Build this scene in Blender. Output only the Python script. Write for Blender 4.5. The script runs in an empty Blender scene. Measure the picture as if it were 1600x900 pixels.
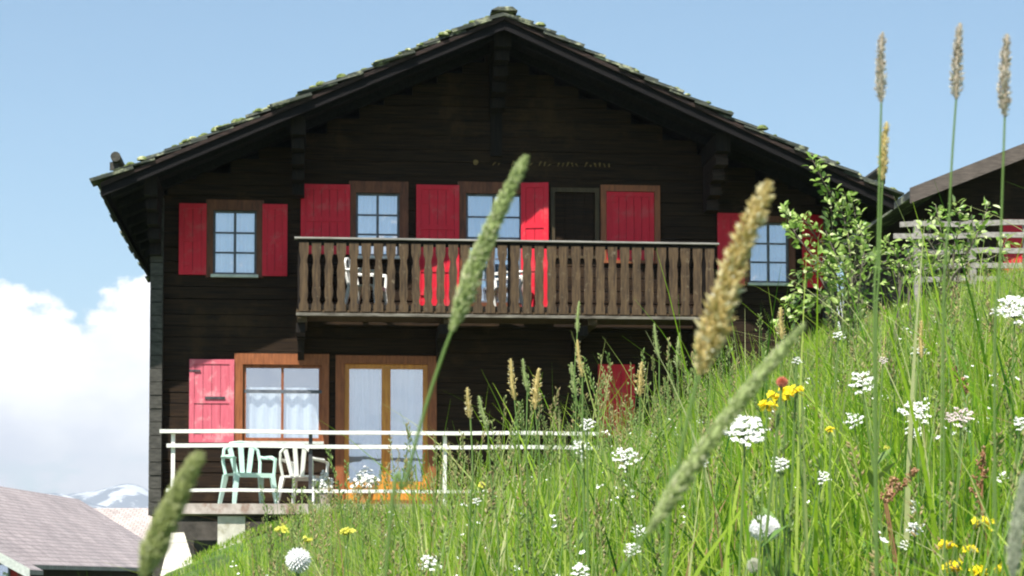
import bpy, math, random
import numpy as np
from mathutils import Vector, Matrix
R = math.radians
random.seed(7); rng = np.random.default_rng(7)
scene = bpy.context.scene
col = scene.collection

# ------------------------------------------------------------------ camera, sky, sun, exposure
FPX = 3300.0; PITCH = R(3.0); HOR = 905.0
SH = (HOR - 450 - FPX * math.tan(PITCH)) / 1600.0
cam_d = bpy.data.cameras.new('camera'); cam = bpy.data.objects.new('camera', cam_d); col.objects.link(cam)
cam_d.sensor_width = 36; cam_d.lens = FPX / 1600 * 36; cam_d.shift_y = SH
cam_d.clip_start = 0.05; cam_d.clip_end = 60000
cam.rotation_euler = (math.pi / 2 + PITCH, 0, 0)
cam_d.dof.use_dof = True; cam_d.dof.focus_distance = 5.0; cam_d.dof.aperture_fstop = 31
scene.camera = cam
scene.cycles.pixel_filter_type = 'BLACKMAN_HARRIS'; scene.cycles.filter_width = 2.0
scene.cycles.max_bounces = 8; scene.cycles.transparent_max_bounces = 12
scene.cycles.use_denoising = True
scene.view_settings.view_transform = 'Standard'; scene.view_settings.look = 'None'
scene.view_settings.exposure = 1.12; scene.view_settings.gamma = 1

YAW = R(5.2)
U = Vector((math.cos(YAW), math.sin(YAW), 0)); V = Vector((-math.sin(YAW), math.cos(YAW), 0))
light_dir = (U * 0.77 + V * 1.5 + Vector((0, 0, -2.77))).normalized()
sun_d = bpy.data.lights.new('sun', 'SUN'); sun = bpy.data.objects.new('sun', sun_d); col.objects.link(sun)
sun_d.energy = 5.0; sun_d.angle = R(0.53); sun_d.color = (1.0, 0.955, 0.88)
sun.rotation_euler = light_dir.to_track_quat('-Z', 'Y').to_euler()
sun.location = (0, 0, 60)
to_sun = -light_dir
SUN_EL = math.asin(to_sun.z); SUN_AZ = math.atan2(to_sun.x, to_sun.y)

world = bpy.data.worlds.new('World'); scene.world = world; world.use_nodes = True
wn = world.node_tree; wn.nodes.clear()
def N(t, tp, **k):
    n = t.nodes.new(tp)
    for a, b in k.items(): setattr(n, a, b)
    return n
def math_node(t, op, a, b=None, c=None, clamp=False):
    n = t.nodes.new('ShaderNodeMath'); n.operation = op; n.use_clamp = clamp
    for i, v in enumerate((a, b, c)):
        if v is None: continue
        if isinstance(v, (int, float)): n.inputs[i].default_value = v
        else: t.links.new(v, n.inputs[i])
    return n.outputs[0]
wout = N(wn, 'ShaderNodeOutputWorld'); wbg = N(wn, 'ShaderNodeBackground'); wbg.inputs['Strength'].default_value = 0.082
sky = N(wn, 'ShaderNodeTexSky'); sky.sky_type = 'NISHITA'; sky.sun_disc = False
sky.sun_elevation = SUN_EL; sky.sun_rotation = SUN_AZ
sky.altitude = 1200; sky.air_density = 1.0; sky.dust_density = 0.9; sky.ozone_density = 1.3
tc = N(wn, 'ShaderNodeTexCoord')
sep = N(wn, 'ShaderNodeSeparateXYZ'); wn.links.new(tc.outputs['Generated'], sep.inputs[0])
def wnoise(scale, detail, rough, zs=1.0):
    mp = N(wn, 'ShaderNodeMapping'); mp.inputs['Scale'].default_value = (1, 1, zs); wn.links.new(tc.outputs['Generated'], mp.inputs[0])
    n = N(wn, 'ShaderNodeTexNoise'); n.inputs['Scale'].default_value = scale; n.inputs['Detail'].default_value = detail; n.inputs['Roughness'].default_value = rough
    wn.links.new(mp.outputs[0], n.inputs['Vector']); return n.outputs[0]
n1 = wnoise(7.5, 3, 0.5, 0.25); n2 = wnoise(38, 6, 0.6, 1.3); n3 = wnoise(16, 5, 0.6, 2.0)
top = math_node(wn, 'ADD', math_node(wn, 'MULTIPLY', math_node(wn, 'SUBTRACT', n1, 0.5), 0.10), 0.139)
top = math_node(wn, 'ADD', top, math_node(wn, 'MULTIPLY', math_node(wn, 'SUBTRACT', n2, 0.5), 0.052))
mask = math_node(wn, 'MULTIPLY', math_node(wn, 'SUBTRACT', top, sep.outputs['Z']), 170.0, clamp=True)
# keep thin blue gaps low in the bank
gap = math_node(wn, 'MULTIPLY', math_node(wn, 'SUBTRACT', n3, 0.36), 9.0, clamp=True)
lowf = math_node(wn, 'MULTIPLY', math_node(wn, 'SUBTRACT', sep.outputs['Z'], 0.035), 40.0, clamp=True)
gap = math_node(wn, 'MAXIMUM', gap, lowf)
mask = math_node(wn, 'MULTIPLY', mask, gap)
ccol = N(wn, 'ShaderNodeValToRGB'); ccol.color_ramp.elements[0].position = 0.25; ccol.color_ramp.elements[1].position = 0.55
ccol.color_ramp.elements[0].color = (7.2, 7.2, 7.9, 1); ccol.color_ramp.elements[1].color = (10.5, 10.2, 9.9, 1)
wn.links.new(wnoise(20, 5, 0.55, 1.6), ccol.inputs[0])
tint = N(wn, 'ShaderNodeMix', data_type='RGBA', blend_type='MULTIPLY'); tint.inputs[0].default_value = 1.0
wn.links.new(sky.outputs[0], tint.inputs[6]); tint.inputs[7].default_value = (0.75, 0.97, 0.95, 1)
mixc = N(wn, 'ShaderNodeMix', data_type='RGBA'); wn.links.new(mask, mixc.inputs[0])
wn.links.new(tint.outputs[2], mixc.inputs[6]); wn.links.new(ccol.outputs[0], mixc.inputs[7])
wn.links.new(mixc.outputs[2], wbg.inputs['Color']); wn.links.new(wbg.outputs[0], wout.inputs[0])

# ------------------------------------------------------------------ projection helpers (real distances from the photograph)
def ray(px, py):
    u = (px - 800) / FPX; v = (450 + 1600 * SH - py) / FPX
    return Vector((u, math.cos(PITCH) - v * math.sin(PITCH), math.sin(PITCH) + v * math.cos(PITCH)))
def at(px, py, d):
    r = ray(px, py); return r * (d / r.y)
# facade frame: origin at the left front corner of the chalet, Z=0 at terrace floor level
P_MID = Vector((0, 33, 0)); HZ = 1.1
def hit(px, py, Y=0.0):
    r = ray(px, py); p0 = P_MID + V * Y
    return r * (p0.dot(V) / r.dot(V))
_c = hit(235, 600); ORG = Vector((_c.x, _c.y, HZ))
def F(px, py, Y=0.0):
    p = hit(px, py, Y) - ORG
    return p.dot(U), p.z
def FX(px, Y=0.0, py=500): return F(px, py, Y)[0]
def FZ(py, px, Y=0.0): return F(px, py, Y)[1]

def sstep(a, b, x):
    t = np.clip((x - a) / (b - a), 0, 1); return t * t * (3 - 2 * t)
def ground_z(x, y):
    x = np.asarray(x, float); y = np.asarray(y, float)
    cross = 0.362 * 22 * np.tanh(x / 22)
    g = -0.45 + 0.047 * np.clip(y, -30, 45)
    t = sstep(8, 31, y)
    q = (1.05 * np.exp(-((x + 3.4) / 2.0) ** 2) + 0.80 * sstep(0.3, 4.5, x)) * t
    far = sstep(44, 140, y) * 9 + sstep(120, 3500, np.hypot(x, y)) * 380
    bump = 0.03 * np.sin(x * 2.3 + 1.1) * np.sin(y * 1.7) + 0.02 * np.sin(x * 5.1) * np.sin(y * 4.3 + 2)
    z = cross + g + q - far + bump
    left = sstep(-6, -12, x) * sstep(28, 60, y) * 3.0
    # level ground under the terrace and the house
    return z - left

# ------------------------------------------------------------------ materials
def bsdf_mat(name):
    m = bpy.data.materials.new(name); m.use_nodes = True
    nt = m.node_tree; b = nt.nodes['Principled BSDF']; return m, nt, b
def noise_mat(name, c1, c2, scale=(1, 1, 1), nscale=5, detail=6, rough=0.7, bump=0.0, c3=None, c3pos=0.65, c3scale=3, spec=0.3, rough_noise=0.0, obj=True, lo=0.35, hi=0.65):
    m, nt, b = bsdf_mat(name)
    tc = N(nt, 'ShaderNodeTexCoord'); mp = N(nt, 'ShaderNodeMapping'); mp.inputs['Scale'].default_value = scale
    nt.links.new(tc.outputs['Object'], mp.inputs[0])
    n = N(nt, 'ShaderNodeTexNoise'); n.inputs['Scale'].default_value = nscale; n.inputs['Detail'].default_value = detail; n.inputs['Roughness'].default_value = 0.65
    nt.links.new(mp.outputs[0], n.inputs['Vector'])
    r = N(nt, 'ShaderNodeValToRGB'); r.color_ramp.elements[0].position = lo; r.color_ramp.elements[1].position = hi
    r.color_ramp.elements[0].color = (*c1, 1); r.color_ramp.elements[1].color = (*c2, 1)
    nt.links.new(n.outputs[0], r.inputs[0]); out = r.outputs[0]
    if c3 is not None:
        n2_ = N(nt, 'ShaderNodeTexNoise'); n2_.inputs['Scale'].default_value = c3scale; n2_.inputs['Detail'].default_value = 7; n2_.inputs['Roughness'].default_value = 0.7
        nt.links.new(tc.outputs['Object'], n2_.inputs['Vector'])
        f = math_node(nt, 'MULTIPLY', math_node(nt, 'SUBTRACT', n2_.outputs[0], c3pos - 0.08), 9, clamp=True)
        mx = N(nt, 'ShaderNodeMix', data_type='RGBA'); nt.links.new(f, mx.inputs[0]); nt.links.new(out, mx.inputs[6]); mx.inputs[7].default_value = (*c3, 1); out = mx.outputs[2]
    nt.links.new(out, b.inputs['Base Color']); b.inputs['Roughness'].default_value = rough; b.inputs['Specular IOR Level'].default_value = spec
    if bump:
        bp = N(nt, 'ShaderNodeBump'); bp.inputs['Strength'].default_value = 0.6; bp.inputs['Distance'].default_value = bump
        nt.links.new(n.outputs[0], bp.inputs['Height']); nt.links.new(bp.outputs[0], b.inputs['Normal'])
    return m
def leaf_mat(name, stops, trans=0.35, rough=0.5, spec=0.35):
    """foliage whose colour varies from blade to blade (attribute rnd), part of the light passing through"""
    m, nt, b = bsdf_mat(name)
    a = N(nt, 'ShaderNodeAttribute', attribute_name='rnd')
    r = N(nt, 'ShaderNodeValToRGB'); el = r.color_ramp.elements
    el[0].position = stops[0][0]; el[0].color = (*stops[0][1], 1); el[1].position = stops[-1][0]; el[1].color = (*stops[-1][1], 1)
    for p, c in stops[1:-1]:
        e = el.new(p); e.color = (*c, 1)
    nt.links.new(a.outputs['Fac'], r.inputs[0]); nt.links.new(r.outputs[0], b.inputs['Base Color'])
    b.inputs['Roughness'].default_value = rough; b.inputs['Specular IOR Level'].default_value = spec
    if trans > 0:
        tr = N(nt, 'ShaderNodeBsdfTranslucent'); nt.links.new(r.outputs[0], tr.inputs[0])
        mx = N(nt, 'ShaderNodeMixShader'); mx.inputs[0].default_value = trans
        nt.links.new(b.outputs[0], mx.inputs[1]); nt.links.new(tr.outputs[0], mx.inputs[2])
        nt.links.new(mx.outputs[0], nt.nodes['Material Output'].inputs[0])
    return m
M = {}
M['log'] = noise_mat('dark_log_wood', (0.006, 0.0045, 0.004), (0.036, 0.021, 0.011), (0.5, 3, 16), 3, 9, 0.8, 0.012, c3=(0.044, 0.026, 0.013), c3pos=0.62, c3scale=0.9, spec=0.12)
M['log_v'] = noise_mat('dark_upright_wood', (0.006, 0.0055, 0.006), (0.02, 0.015, 0.012), (10, 6, 0.8), 3, 8, 0.8, 0.004, spec=0.12)
M['grey_wood'] = noise_mat('weathered_grey_wood', (0.035, 0.034, 0.03), (0.085, 0.08, 0.07), (3, 3, 9), 3, 8, 0.8, 0.005, spec=0.15)
M['soffit'] = noise_mat('roof_board_wood', (0.005, 0.005, 0.008), (0.015, 0.014, 0.016), (9, 0.6, 9), 3, 6, 0.85, 0.004, spec=0.1)
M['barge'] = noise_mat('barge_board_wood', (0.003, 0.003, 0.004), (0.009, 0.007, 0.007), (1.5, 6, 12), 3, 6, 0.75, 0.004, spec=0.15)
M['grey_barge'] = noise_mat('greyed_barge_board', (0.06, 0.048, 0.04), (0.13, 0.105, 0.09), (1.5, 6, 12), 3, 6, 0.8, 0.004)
M['strip'] = noise_mat('sunlit_tone_wood', (0.010, 0.008, 0.008), (0.045, 0.028, 0.023), (1.5, 6, 12), 3, 6, 0.75, 0.004, spec=0.15)
M['slate'] = noise_mat('mossy_stone_slate', (0.022, 0.028, 0.024), (0.065, 0.07, 0.055), (1, 1, 3), 4, 8, 0.85, 0.02, c3=(0.30, 0.31, 0.2), c3pos=0.60, c3scale=3.2)
M['moss'] = noise_mat('roof_moss', (0.045, 0.07, 0.015), (0.16, 0.19, 0.06), (1, 1, 1), 14, 6, 0.95, 0.02, c3=(0.42, 0.43, 0.25), c3pos=0.6, c3scale=6)
M['balc'] = noise_mat('sunbleached_balcony_wood', (0.028, 0.016, 0.008), (0.10, 0.062, 0.030), (14, 10, 1.3), 2.5, 8, 0.75, 0.004, c3=(0.15, 0.115, 0.075), c3pos=0.66, c3scale=9)
M['rail_wood'] = noise_mat('silvered_rail_wood', (0.17, 0.155, 0.14), (0.34, 0.315, 0.29), (1, 10, 10), 3, 8, 0.7, 0.003)
M['red'] = noise_mat('red_shutter_paint', (0.50, 0.006, 0.022), (0.62, 0.012, 0.034), (9, 9, .8), 3, 8, 0.55, 0.003, spec=0.3, c3=(0.52, 0.05, 0.06), c3pos=0.6, c3scale=3.5, lo=.3, hi=.7)
M['pink'] = noise_mat('sunlit_faded_pink_paint', (0.47, 0.085, 0.12), (0.57, 0.125, 0.17), (9, 9, .8), 3, 8, 0.6, 0.003, c3=(0.62, 0.25, 0.27), c3pos=0.6, c3scale=3.5)  # faded paint, its pink also paled for the sun falling on it
M['brown'] = noise_mat('brown_window_wood', (0.06, 0.019, 0.008), (0.17, 0.058, 0.024), (6, 6, 1), 3, 7, 0.55, 0.002)
M['orange'] = noise_mat('honey_varnished_wood', (0.42, 0.15, 0.015), (0.62, 0.27, 0.035), (8, 8, 1), 3, 7, 0.4, 0.002, spec=0.45)
M['redbrown'] = noise_mat('red_brown_window_wood', (0.16, 0.05, 0.018), (0.3, 0.1, 0.035), (8, 8, 1), 3, 7, 0.5, 0.002)
M['muntin'] = noise_mat('grey_glazing_bar_paint', (0.07, 0.08, 0.10), (0.13, 0.14, 0.16), (2, 2, 2), 6, 3, 0.5)
M['white'] = noise_mat('white_railing_paint', (0.66, 0.64, 0.6), (0.8, 0.78, 0.74), (2, 2, 2), 6, 8, 0.45, 0.0, c3=(0.45, 0.38, 0.3), c3pos=0.7, c3scale=9)
M['edge'] = noise_mat('stained_edge_board', (0.05, 0.04, 0.03), (0.2, 0.18, 0.15), (1.3, 8, 8), 3, 8, 0.7, 0.003)
M['sill'] = noise_mat('pale_sill_paint', (0.4, 0.43, 0.4), (0.58, 0.6, 0.56), (2, 2, 2), 6, 8, 0.5)
M['conc'] = noise_mat('weathered_concrete', (0.3, 0.25, 0.22), (0.5, 0.44, 0.4), (1, 1, 1), 6, 8, 0.9, 0.01, c3=(0.24, 0.15, 0.115), c3pos=0.62, c3scale=2.5)
M['stone'] = noise_mat('shade_dark_foundation_stone', (0.03, 0.028, 0.024), (0.09, 0.08, 0.07), (1, 1, 1), 4, 8, 0.9, 0.02)  # stone colour darkened to stand for the shade under the terrace
M['plaster'] = noise_mat('cream_plaster', (0.42, 0.4, 0.33), (0.62, 0.59, 0.5), (1, 1, 1), 5, 8, 0.9, 0.012, c3=(0.3, 0.28, 0.2), c3pos=0.62, c3scale=3)
M['mint'] = noise_mat('mint_plastic', (0.42, 0.6, 0.53), (0.5, 0.68, 0.6), (1, 1, 1), 5, 4, 0.35, 0, spec=0.5)
M['wplastic'] = noise_mat('white_plastic', (0.68, 0.68, 0.64), (0.78, 0.78, 0.74), (1, 1, 1), 5, 4, 0.35, 0, spec=0.5)
M['terracotta'] = noise_mat('terracotta', (0.4, 0.17, 0.06), (0.55, 0.27, 0.1), (1, 1, 1), 9, 5, 0.8, 0.003)
M['metal'] = noise_mat('dark_iron', (0.03, 0.03, 0.035), (0.07, 0.07, 0.075), (1, 1, 1), 9, 5, 0.5)
M['shingle'] = None
M['curtain'] = noise_mat('net_curtain_cloth', (0.55, 0.6, 0.66), (0.78, 0.8, 0.82), (18, 1, 0.6), 2, 4, 0.9)
M['curtain_reflection_blue'] = noise_mat('reflection_blue_curtain_cloth', (0.16, 0.27, 0.36), (0.28, 0.41, 0.5), (18, 1, 0.3), 2, 4, 0.9)  # blue of the sky mirrored in the panes, put into the cloth colour
M['curtain_dark'] = noise_mat('dark_teal_curtain_cloth', (0.03, 0.06, 0.06), (0.06, 0.1, 0.1), (18, 1, 0.3), 2, 4, 0.9)
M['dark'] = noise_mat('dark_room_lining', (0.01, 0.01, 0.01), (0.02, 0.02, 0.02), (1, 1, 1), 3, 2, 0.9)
M['ochre'] = noise_mat('carved_ochre_paint', (0.08, 0.055, 0.02), (0.24, 0.16, 0.06), (1, 1, 1), 30, 4, 0.8)
M['olive'] = noise_mat('olive_brown_wood', (0.03, 0.02, 0.008), (0.075, 0.05, 0.02), (6, 6, 1), 3, 6, 0.6)
M['bark'] = noise_mat('grey_bark', (0.07, 0.06, 0.04), (0.16, 0.14, 0.11), (4, 4, 1), 9, 6, 0.85, 0.004)
M['redwall'] = noise_mat('red_board_paint', (0.4, 0.02, 0.02), (0.5, 0.04, 0.035), (8, 8, 1), 3, 5, 0.6)
# glass: partly see-through, partly mirror
m, nt, b = bsdf_mat('window_glass'); M['glass'] = m
gl = N(nt, 'ShaderNodeBsdfGlossy'); gl.inputs['Color'].default_value = (0.8, 0.88, 1.0, 1); gl.inputs['Roughness'].default_value = 0.02
tcg = N(nt, 'ShaderNodeTexCoord'); ng = N(nt, 'ShaderNodeTexNoise'); ng.inputs['Scale'].default_value = 2.2; nt.links.new(tcg.outputs['Object'], ng.inputs['Vector'])
bg_ = N(nt, 'ShaderNodeBump'); bg_.inputs['Strength'].default_value = 0.25; bg_.inputs['Distance'].default_value = 0.02; nt.links.new(ng.outputs[0], bg_.inputs['Height']); nt.links.new(bg_.outputs[0], gl.inputs['Normal'])
tg = N(nt, 'ShaderNodeBsdfTransparent'); tg.inputs[0].default_value = (0.86, 0.9, 0.92, 1)
mg = N(nt, 'ShaderNodeMixShader'); mg.inputs[0].default_value = 0.42
nt.links.new(tg.outputs[0], mg.inputs[1]); nt.links.new(gl.outputs[0], mg.inputs[2]); nt.links.new(mg.outputs[0], nt.nodes['Material Output'].inputs[0])
# shingle roofs: courses of flat tiles
def shingle_mat(name, c1, c2):
    m, nt, b = bsdf_mat(name)
    tc = N(nt, 'ShaderNodeTexCoord')
    br = N(nt, 'ShaderNodeTexBrick'); br.inputs['Scale'].default_value = 1.0; br.inputs['Brick Width'].default_value = 0.34; br.inputs['Row Height'].default_value = 0.26
    br.inputs['Mortar Size'].default_value = 0.018; br.inputs['Color1'].default_value = (*c1, 1); br.inputs['Color2'].default_value = (*c2, 1)
    br.inputs['Mortar'].default_value = (c1[0] * .45, c1[1] * .45, c1[2] * .45, 1)
    nt.links.new(tc.outputs['UV'], br.inputs['Vector'])
    n = N(nt, 'ShaderNodeTexNoise'); n.inputs['Scale'].default_value = 0.7; n.inputs['Detail'].default_value = 8; nt.links.new(tc.outputs['Object'], n.inputs['Vector'])
    mx = N(nt, 'ShaderNodeMix', data_type='RGBA', blend_type='MULTIPLY'); mx.inputs[0].default_value = 0.6
    rr = N(nt, 'ShaderNodeValToRGB'); rr.color_ramp.elements[0].position = 0.3; rr.color_ramp.elements[0].color = (0.6, 0.58, 0.6, 1); rr.color_ramp.elements[1].position = 0.7; rr.color_ramp.elements[1].color = (1.15, 1.1, 1.1, 1)
    nt.links.new(n.outputs[0], rr.inputs[0]); nt.links.new(br.outputs[0], mx.inputs[6]); nt.links.new(rr.outputs[0], mx.inputs[7])
    nt.links.new(mx.outputs[2], b.inputs['Base Color']); b.inputs['Roughness'].default_value = 0.8
    return m
M['shingle'] = shingle_mat('mauve_roof_shingle', (0.3, 0.255, 0.25), (0.39, 0.34, 0.33))
M['shingle2'] = shingle_mat('pale_roof_shingle', (0.36, 0.31, 0.285), (0.46, 0.4, 0.37))

M['grass'] = leaf_mat('meadow_blade', [(0.0, (0.03, 0.10, 0.03)), (0.18, (0.06, 0.18, 0.015)), (0.38, (0.17, 0.33, 0.02)), (0.58, (0.31, 0.47, 0.03)), (0.76, (0.46, 0.58, 0.10)), (0.92, (0.62, 0.62, 0.32)), (1.0, (0.42, 0.26, 0.14))], 0.58, 0.45, 0.18)
M['herb'] = leaf_mat('meadow_herb_leaf', [(0.0, (0.035, 0.10, 0.016)), (0.6, (0.13, 0.25, 0.03)), (1.0, (0.25, 0.36, 0.08))], 0.35, 0.45)
M['stalk'] = leaf_mat('grass_stalk', [(0.0, (0.08, 0.17, 0.03)), (0.6, (0.2, 0.27, 0.08)), (1.0, (0.36, 0.27, 0.13))], 0.2)
M['head_green'] = leaf_mat('green_seed_spikelet', [(0.0, (0.2, 0.28, 0.08)), (0.5, (0.42, 0.49, 0.2)), (0.85, (0.62, 0.64, 0.4)), (1.0, (0.8, 0.74, 0.56))], 0.3, 0.6)
M['head_tan'] = leaf_mat('straw_seed_spikelet', [(0.0, (0.42, 0.32, 0.1)), (0.45, (0.66, 0.53, 0.22)), (0.75, (0.8, 0.72, 0.44)), (1.0, (0.85, 0.84, 0.72))], 0.3, 0.6)
M['head_olive'] = leaf_mat('olive_seed_spikelet', [(0.0, (0.2, 0.24, 0.07)), (0.5, (0.38, 0.42, 0.16)), (1.0, (0.6, 0.6, 0.36))], 0.3, 0.6)
M['head_mix'] = leaf_mat('purple_grey_seed_spikelet', [(0.0, (0.26, 0.2, 0.13)), (0.35, (0.46, 0.39, 0.3)), (0.55, (0.68, 0.63, 0.54)), (1.0, (0.85, 0.82, 0.8))], 0.25, 0.6)
M['head_pale'] = leaf_mat('pale_seed_spikelet', [(0.0, (0.33, 0.38, 0.25)), (1.0, (0.62, 0.62, 0.5))], 0.3, 0.6)
M['sorrel'] = leaf_mat('sorrel_seed', [(0.0, (0.25, 0.11, 0.05)), (1.0, (0.55, 0.33, 0.19))], 0.3)
M['petal_white'] = leaf_mat('white_petal', [(0.0, (0.66, 0.66, 0.60)), (0.75, (0.78, 0.78, 0.76)), (1.0, (0.88, 0.88, 0.88))], 0.12, 0.6)
M['petal_pink'] = leaf_mat('pale_pink_petal', [(0.0, (0.6, 0.42, 0.42)), (1.0, (0.82, 0.74, 0.74))], 0.25, 0.6)
M['petal_yellow'] = leaf_mat('yellow_petal', [(0.0, (0.74, 0.52, 0.006)), (1.0, (0.86, 0.74, 0.02))], 0.25, 0.5)
M['petal_lemon'] = leaf_mat('lemon_petal', [(0.0, (0.5, 0.5, 0.06)), (1.0, (0.7, 0.68, 0.12))], 0.3, 0.5)
M['bud'] = leaf_mat('orange_red_bud', [(0.0, (0.5, 0.11, 0.07)), (1.0, (0.62, 0.22, 0.14))], 0.2)
M['shrub'] = leaf_mat('shrub_leaf', [(0.0, (0.05, 0.12, 0.018)), (0.45, (0.2, 0.33, 0.05)), (0.8, (0.42, 0.52, 0.17)), (1.0, (0.66, 0.68, 0.42))], 0.35, 0.4)
M['soil'] = noise_mat('meadow_soil', (0.02, 0.035, 0.008), (0.05, 0.085, 0.015), (1, 1, 1), 9, 8, 0.95, 0.02, c3=(0.07, 0.13, 0.02), c3pos=0.52, c3scale=0.6)

# ------------------------------------------------------------------ mesh builder
class MB:
    def __init__(s): s.v = []; s.f = []; s.r = []; s.uv = None
    def quadpts(s, p, r=0.5):
        n = len(s.v); s.v += [tuple(q) for q in p]; s.r += [r] * len(p); s.f.append(tuple(range(n, n + len(p))))
    def box(s, x0, x1, y0, y1, z0, z1, r=0.5):
        s.hexa([(x0, y0, z0), (x1, y0, z0), (x1, y1, z0), (x0, y1, z0), (x0, y0, z1), (x1, y0, z1), (x1, y1, z1), (x0, y1, z1)], r)
    def hexa(s, p, r=0.5):
        n = len(s.v); s.v += [tuple(q) for q in p]; s.r += [r] * 8
        for f in ((0, 3, 2, 1), (4, 5, 6, 7), (0, 1, 5, 4), (1, 2, 6, 5), (2, 3, 7, 6), (3, 0, 4, 7)): s.f.append(tuple(n + i for i in f))
    def prism(s, pts, y0, y1, r=0.5):
        """outline in XZ, extruded along Y; pts counter-clockwise seen from the front"""
        n = len(s.v); k = len(pts)
        s.v += [(x, y0, z) for x, z in pts] + [(x, y1, z) for x, z in pts]; s.r += [r] * (2 * k)
        s.f.append(tuple(n + i for i in range(k))); s.f.append(tuple(n + k + i for i in reversed(range(k))))
        for i in range(k):
            j = (i + 1) % k; s.f.append((n + j, n + i, n + k + i, n + k + j))
    def tube(s, pts, rad, n=6, r=0.5, caps=True):
        pts = [Vector(p) for p in pts]; k0 = len(s.v)
        if not hasattr(rad, '__len__'): rad = [rad] * len(pts)
        for i, p in enumerate(pts):
            t = (pts[min(i + 1, len(pts) - 1)] - pts[max(i - 1, 0)])
            t = t.normalized() if t.length > 1e-9 else Vector((0, 0, 1))
            a = t.cross(Vector((0, 1, 0.13)));
            if a.length < 1e-3: a = t.cross(Vector((1, 0, 0)))
            a.normalize(); b = t.cross(a)
            for j in range(n):
                th = 2 * math.pi * j / n
                s.v.append(tuple(p + (a * math.cos(th) + b * math.sin(th)) * rad[i])); s.r.append(r)
        for i in range(len(pts) - 1):
            for j in range(n):
                q = (j + 1) % n
                s.f.append((k0 + i * n + j, k0 + i * n + q, k0 + (i + 1) * n + q, k0 + (i + 1) * n + j))
        if caps:
            s.f.append(tuple(k0 + j for j in reversed(range(n)))); e = k0 + (len(pts) - 1) * n; s.f.append(tuple(e + j for j in range(n)))
    def lathe(s, c, prof, n=14, r=0.5):
        k0 = len(s.v); c = Vector(c)
        for rr, z in prof:
            for j in range(n):
                th = 2 * math.pi * j / n; s.v.append((c.x + rr * math.cos(th), c.y + rr * math.sin(th), c.z + z)); s.r.append(r)
        for i in range(len(prof) - 1):
            for j in range(n):
                q = (j + 1) % n; s.f.append((k0 + i * n + j, k0 + i * n + q, k0 + (i + 1) * n + q, k0 + (i + 1) * n + j))
        s.f.append(tuple(k0 + j for j in reversed(range(n)))); e = k0 + (len(prof) - 1) * n; s.f.append(tuple(e + j for j in range(n)))
    def spindle(s, p, d, L, w, r=0.5):
        """small pointed spikelet: 4-sided double pyramid from p along d"""
        d = Vector(d).normalized(); a = d.cross(Vector((0.3, 0.2, 0.93)))
        if a.length < 1e-3: a = d.cross(Vector((1, 0, 0)))
        a.normalize(); b = d.cross(a); p = Vector(p); m_ = p + d * L * 0.4; n = len(s.v)
        s.v += [tuple(p), tuple(m_ + a * w), tuple(m_ + b * w), tuple(m_ - a * w), tuple(m_ - b * w), tuple(p + d * L)]; s.r += [r] * 6
        for i in range(4):
            j = (i + 1) % 4; s.f.append((n, n + 1 + j, n + 1 + i)); s.f.append((n + 5, n + 1 + i, n + 1 + j))
    def leaf(s, p, d, nrm, L, w, r=0.5, fold=0.25):
        d = Vector(d).normalized(); nrm = Vector(nrm); a = d.cross(nrm)
        if a.length < 1e-3: a = d.cross(Vector((1, 0, 0.2)))
        a.normalize(); nn = a.cross(d); p = Vector(p); n = len(s.v)
        pts = [p, p + d * L * .3 + a * w * .8 + nn * w * fold, p + d * L * .65 + a * w * .8 + nn * w * fold, p + d * L - nn * w * .3, p + d * L * .65 - a * w * .8 + nn * w * fold, p + d * L * .3 - a * w * .8 + nn * w * fold, p + d * L * .48]
        s.v += [tuple(q) for q in pts]; s.r += [r] * 7
        for f in ((0, 1, 6), (1, 2, 6), (2, 3, 6), (3, 4, 6), (4, 5, 6), (5, 0, 6)): s.f.append(tuple(n + i for i in f))
    def build(s, name, mat, parent=None, smooth=False, rnd=False, loc=None):
        me = bpy.data.meshes.new(name)
        v = s.v
        if loc is not None: v = [(a[0] - loc[0], a[1] - loc[1], a[2] - loc[2]) for a in v]
        me.from_pydata(v, [], s.f)
        if rnd:
            at_ = me.attributes.new('rnd', 'FLOAT', 'POINT'); at_.data.foreach_set('value', np.array(s.r, 'f'))
        if smooth: me.polygons.foreach_set('use_smooth', [True] * len(me.polygons))
        if mat is not None: me.materials.append(mat)
        o = bpy.data.objects.new(name, me); col.objects.link(o)
        if parent is not None: o.parent = parent
        if loc is not None: o.location = loc
        me.update(); return o
def tag(o, label=None, cat=None, group=None, kind=None):
    if label: o['label'] = label
    if cat: o['category'] = cat
    if group: o['group'] = group
    if kind: o['kind'] = kind
    return o
def empty(name, loc=(0, 0, 0), rz=0.0):
    o = bpy.data.objects.new(name, None); o.location = loc; o.rotation_euler = (0, 0, rz); o.empty_display_size = 0.2; col.objects.link(o); return o
def copy_tree(o, parent=None):
    c = o.copy(); col.objects.link(c); c.parent = parent
    for ch in o.children: copy_tree(ch, c)
    return c

# ------------------------------------------------------------------ ground sheet, mountains
def spaced(lim, near, n):
    t = np.linspace(-1, 1, n); k = 7.0
    return np.sinh(t * k) / np.sinh(k) * lim
gx = spaced(14000, 1, 261); gy = spaced(14000, 1, 281) + 6
X, Y = np.meshgrid(gx, gy); Z = ground_z(X, Y)
nx, ny = len(gx), len(gy)
g = MB(); g.v = list(map(tuple, np.stack([X.ravel(), Y.ravel(), Z.ravel()], 1))); g.r = [0.5] * len(g.v)
g.f = [(j * nx + i, j * nx + i + 1, (j + 1) * nx + i + 1, (j + 1) * nx + i) for j in range(ny - 1) for i in range(nx - 1)]
ground = g.build('ground', M['soil'], smooth=True); tag(ground, kind='structure')

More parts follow.
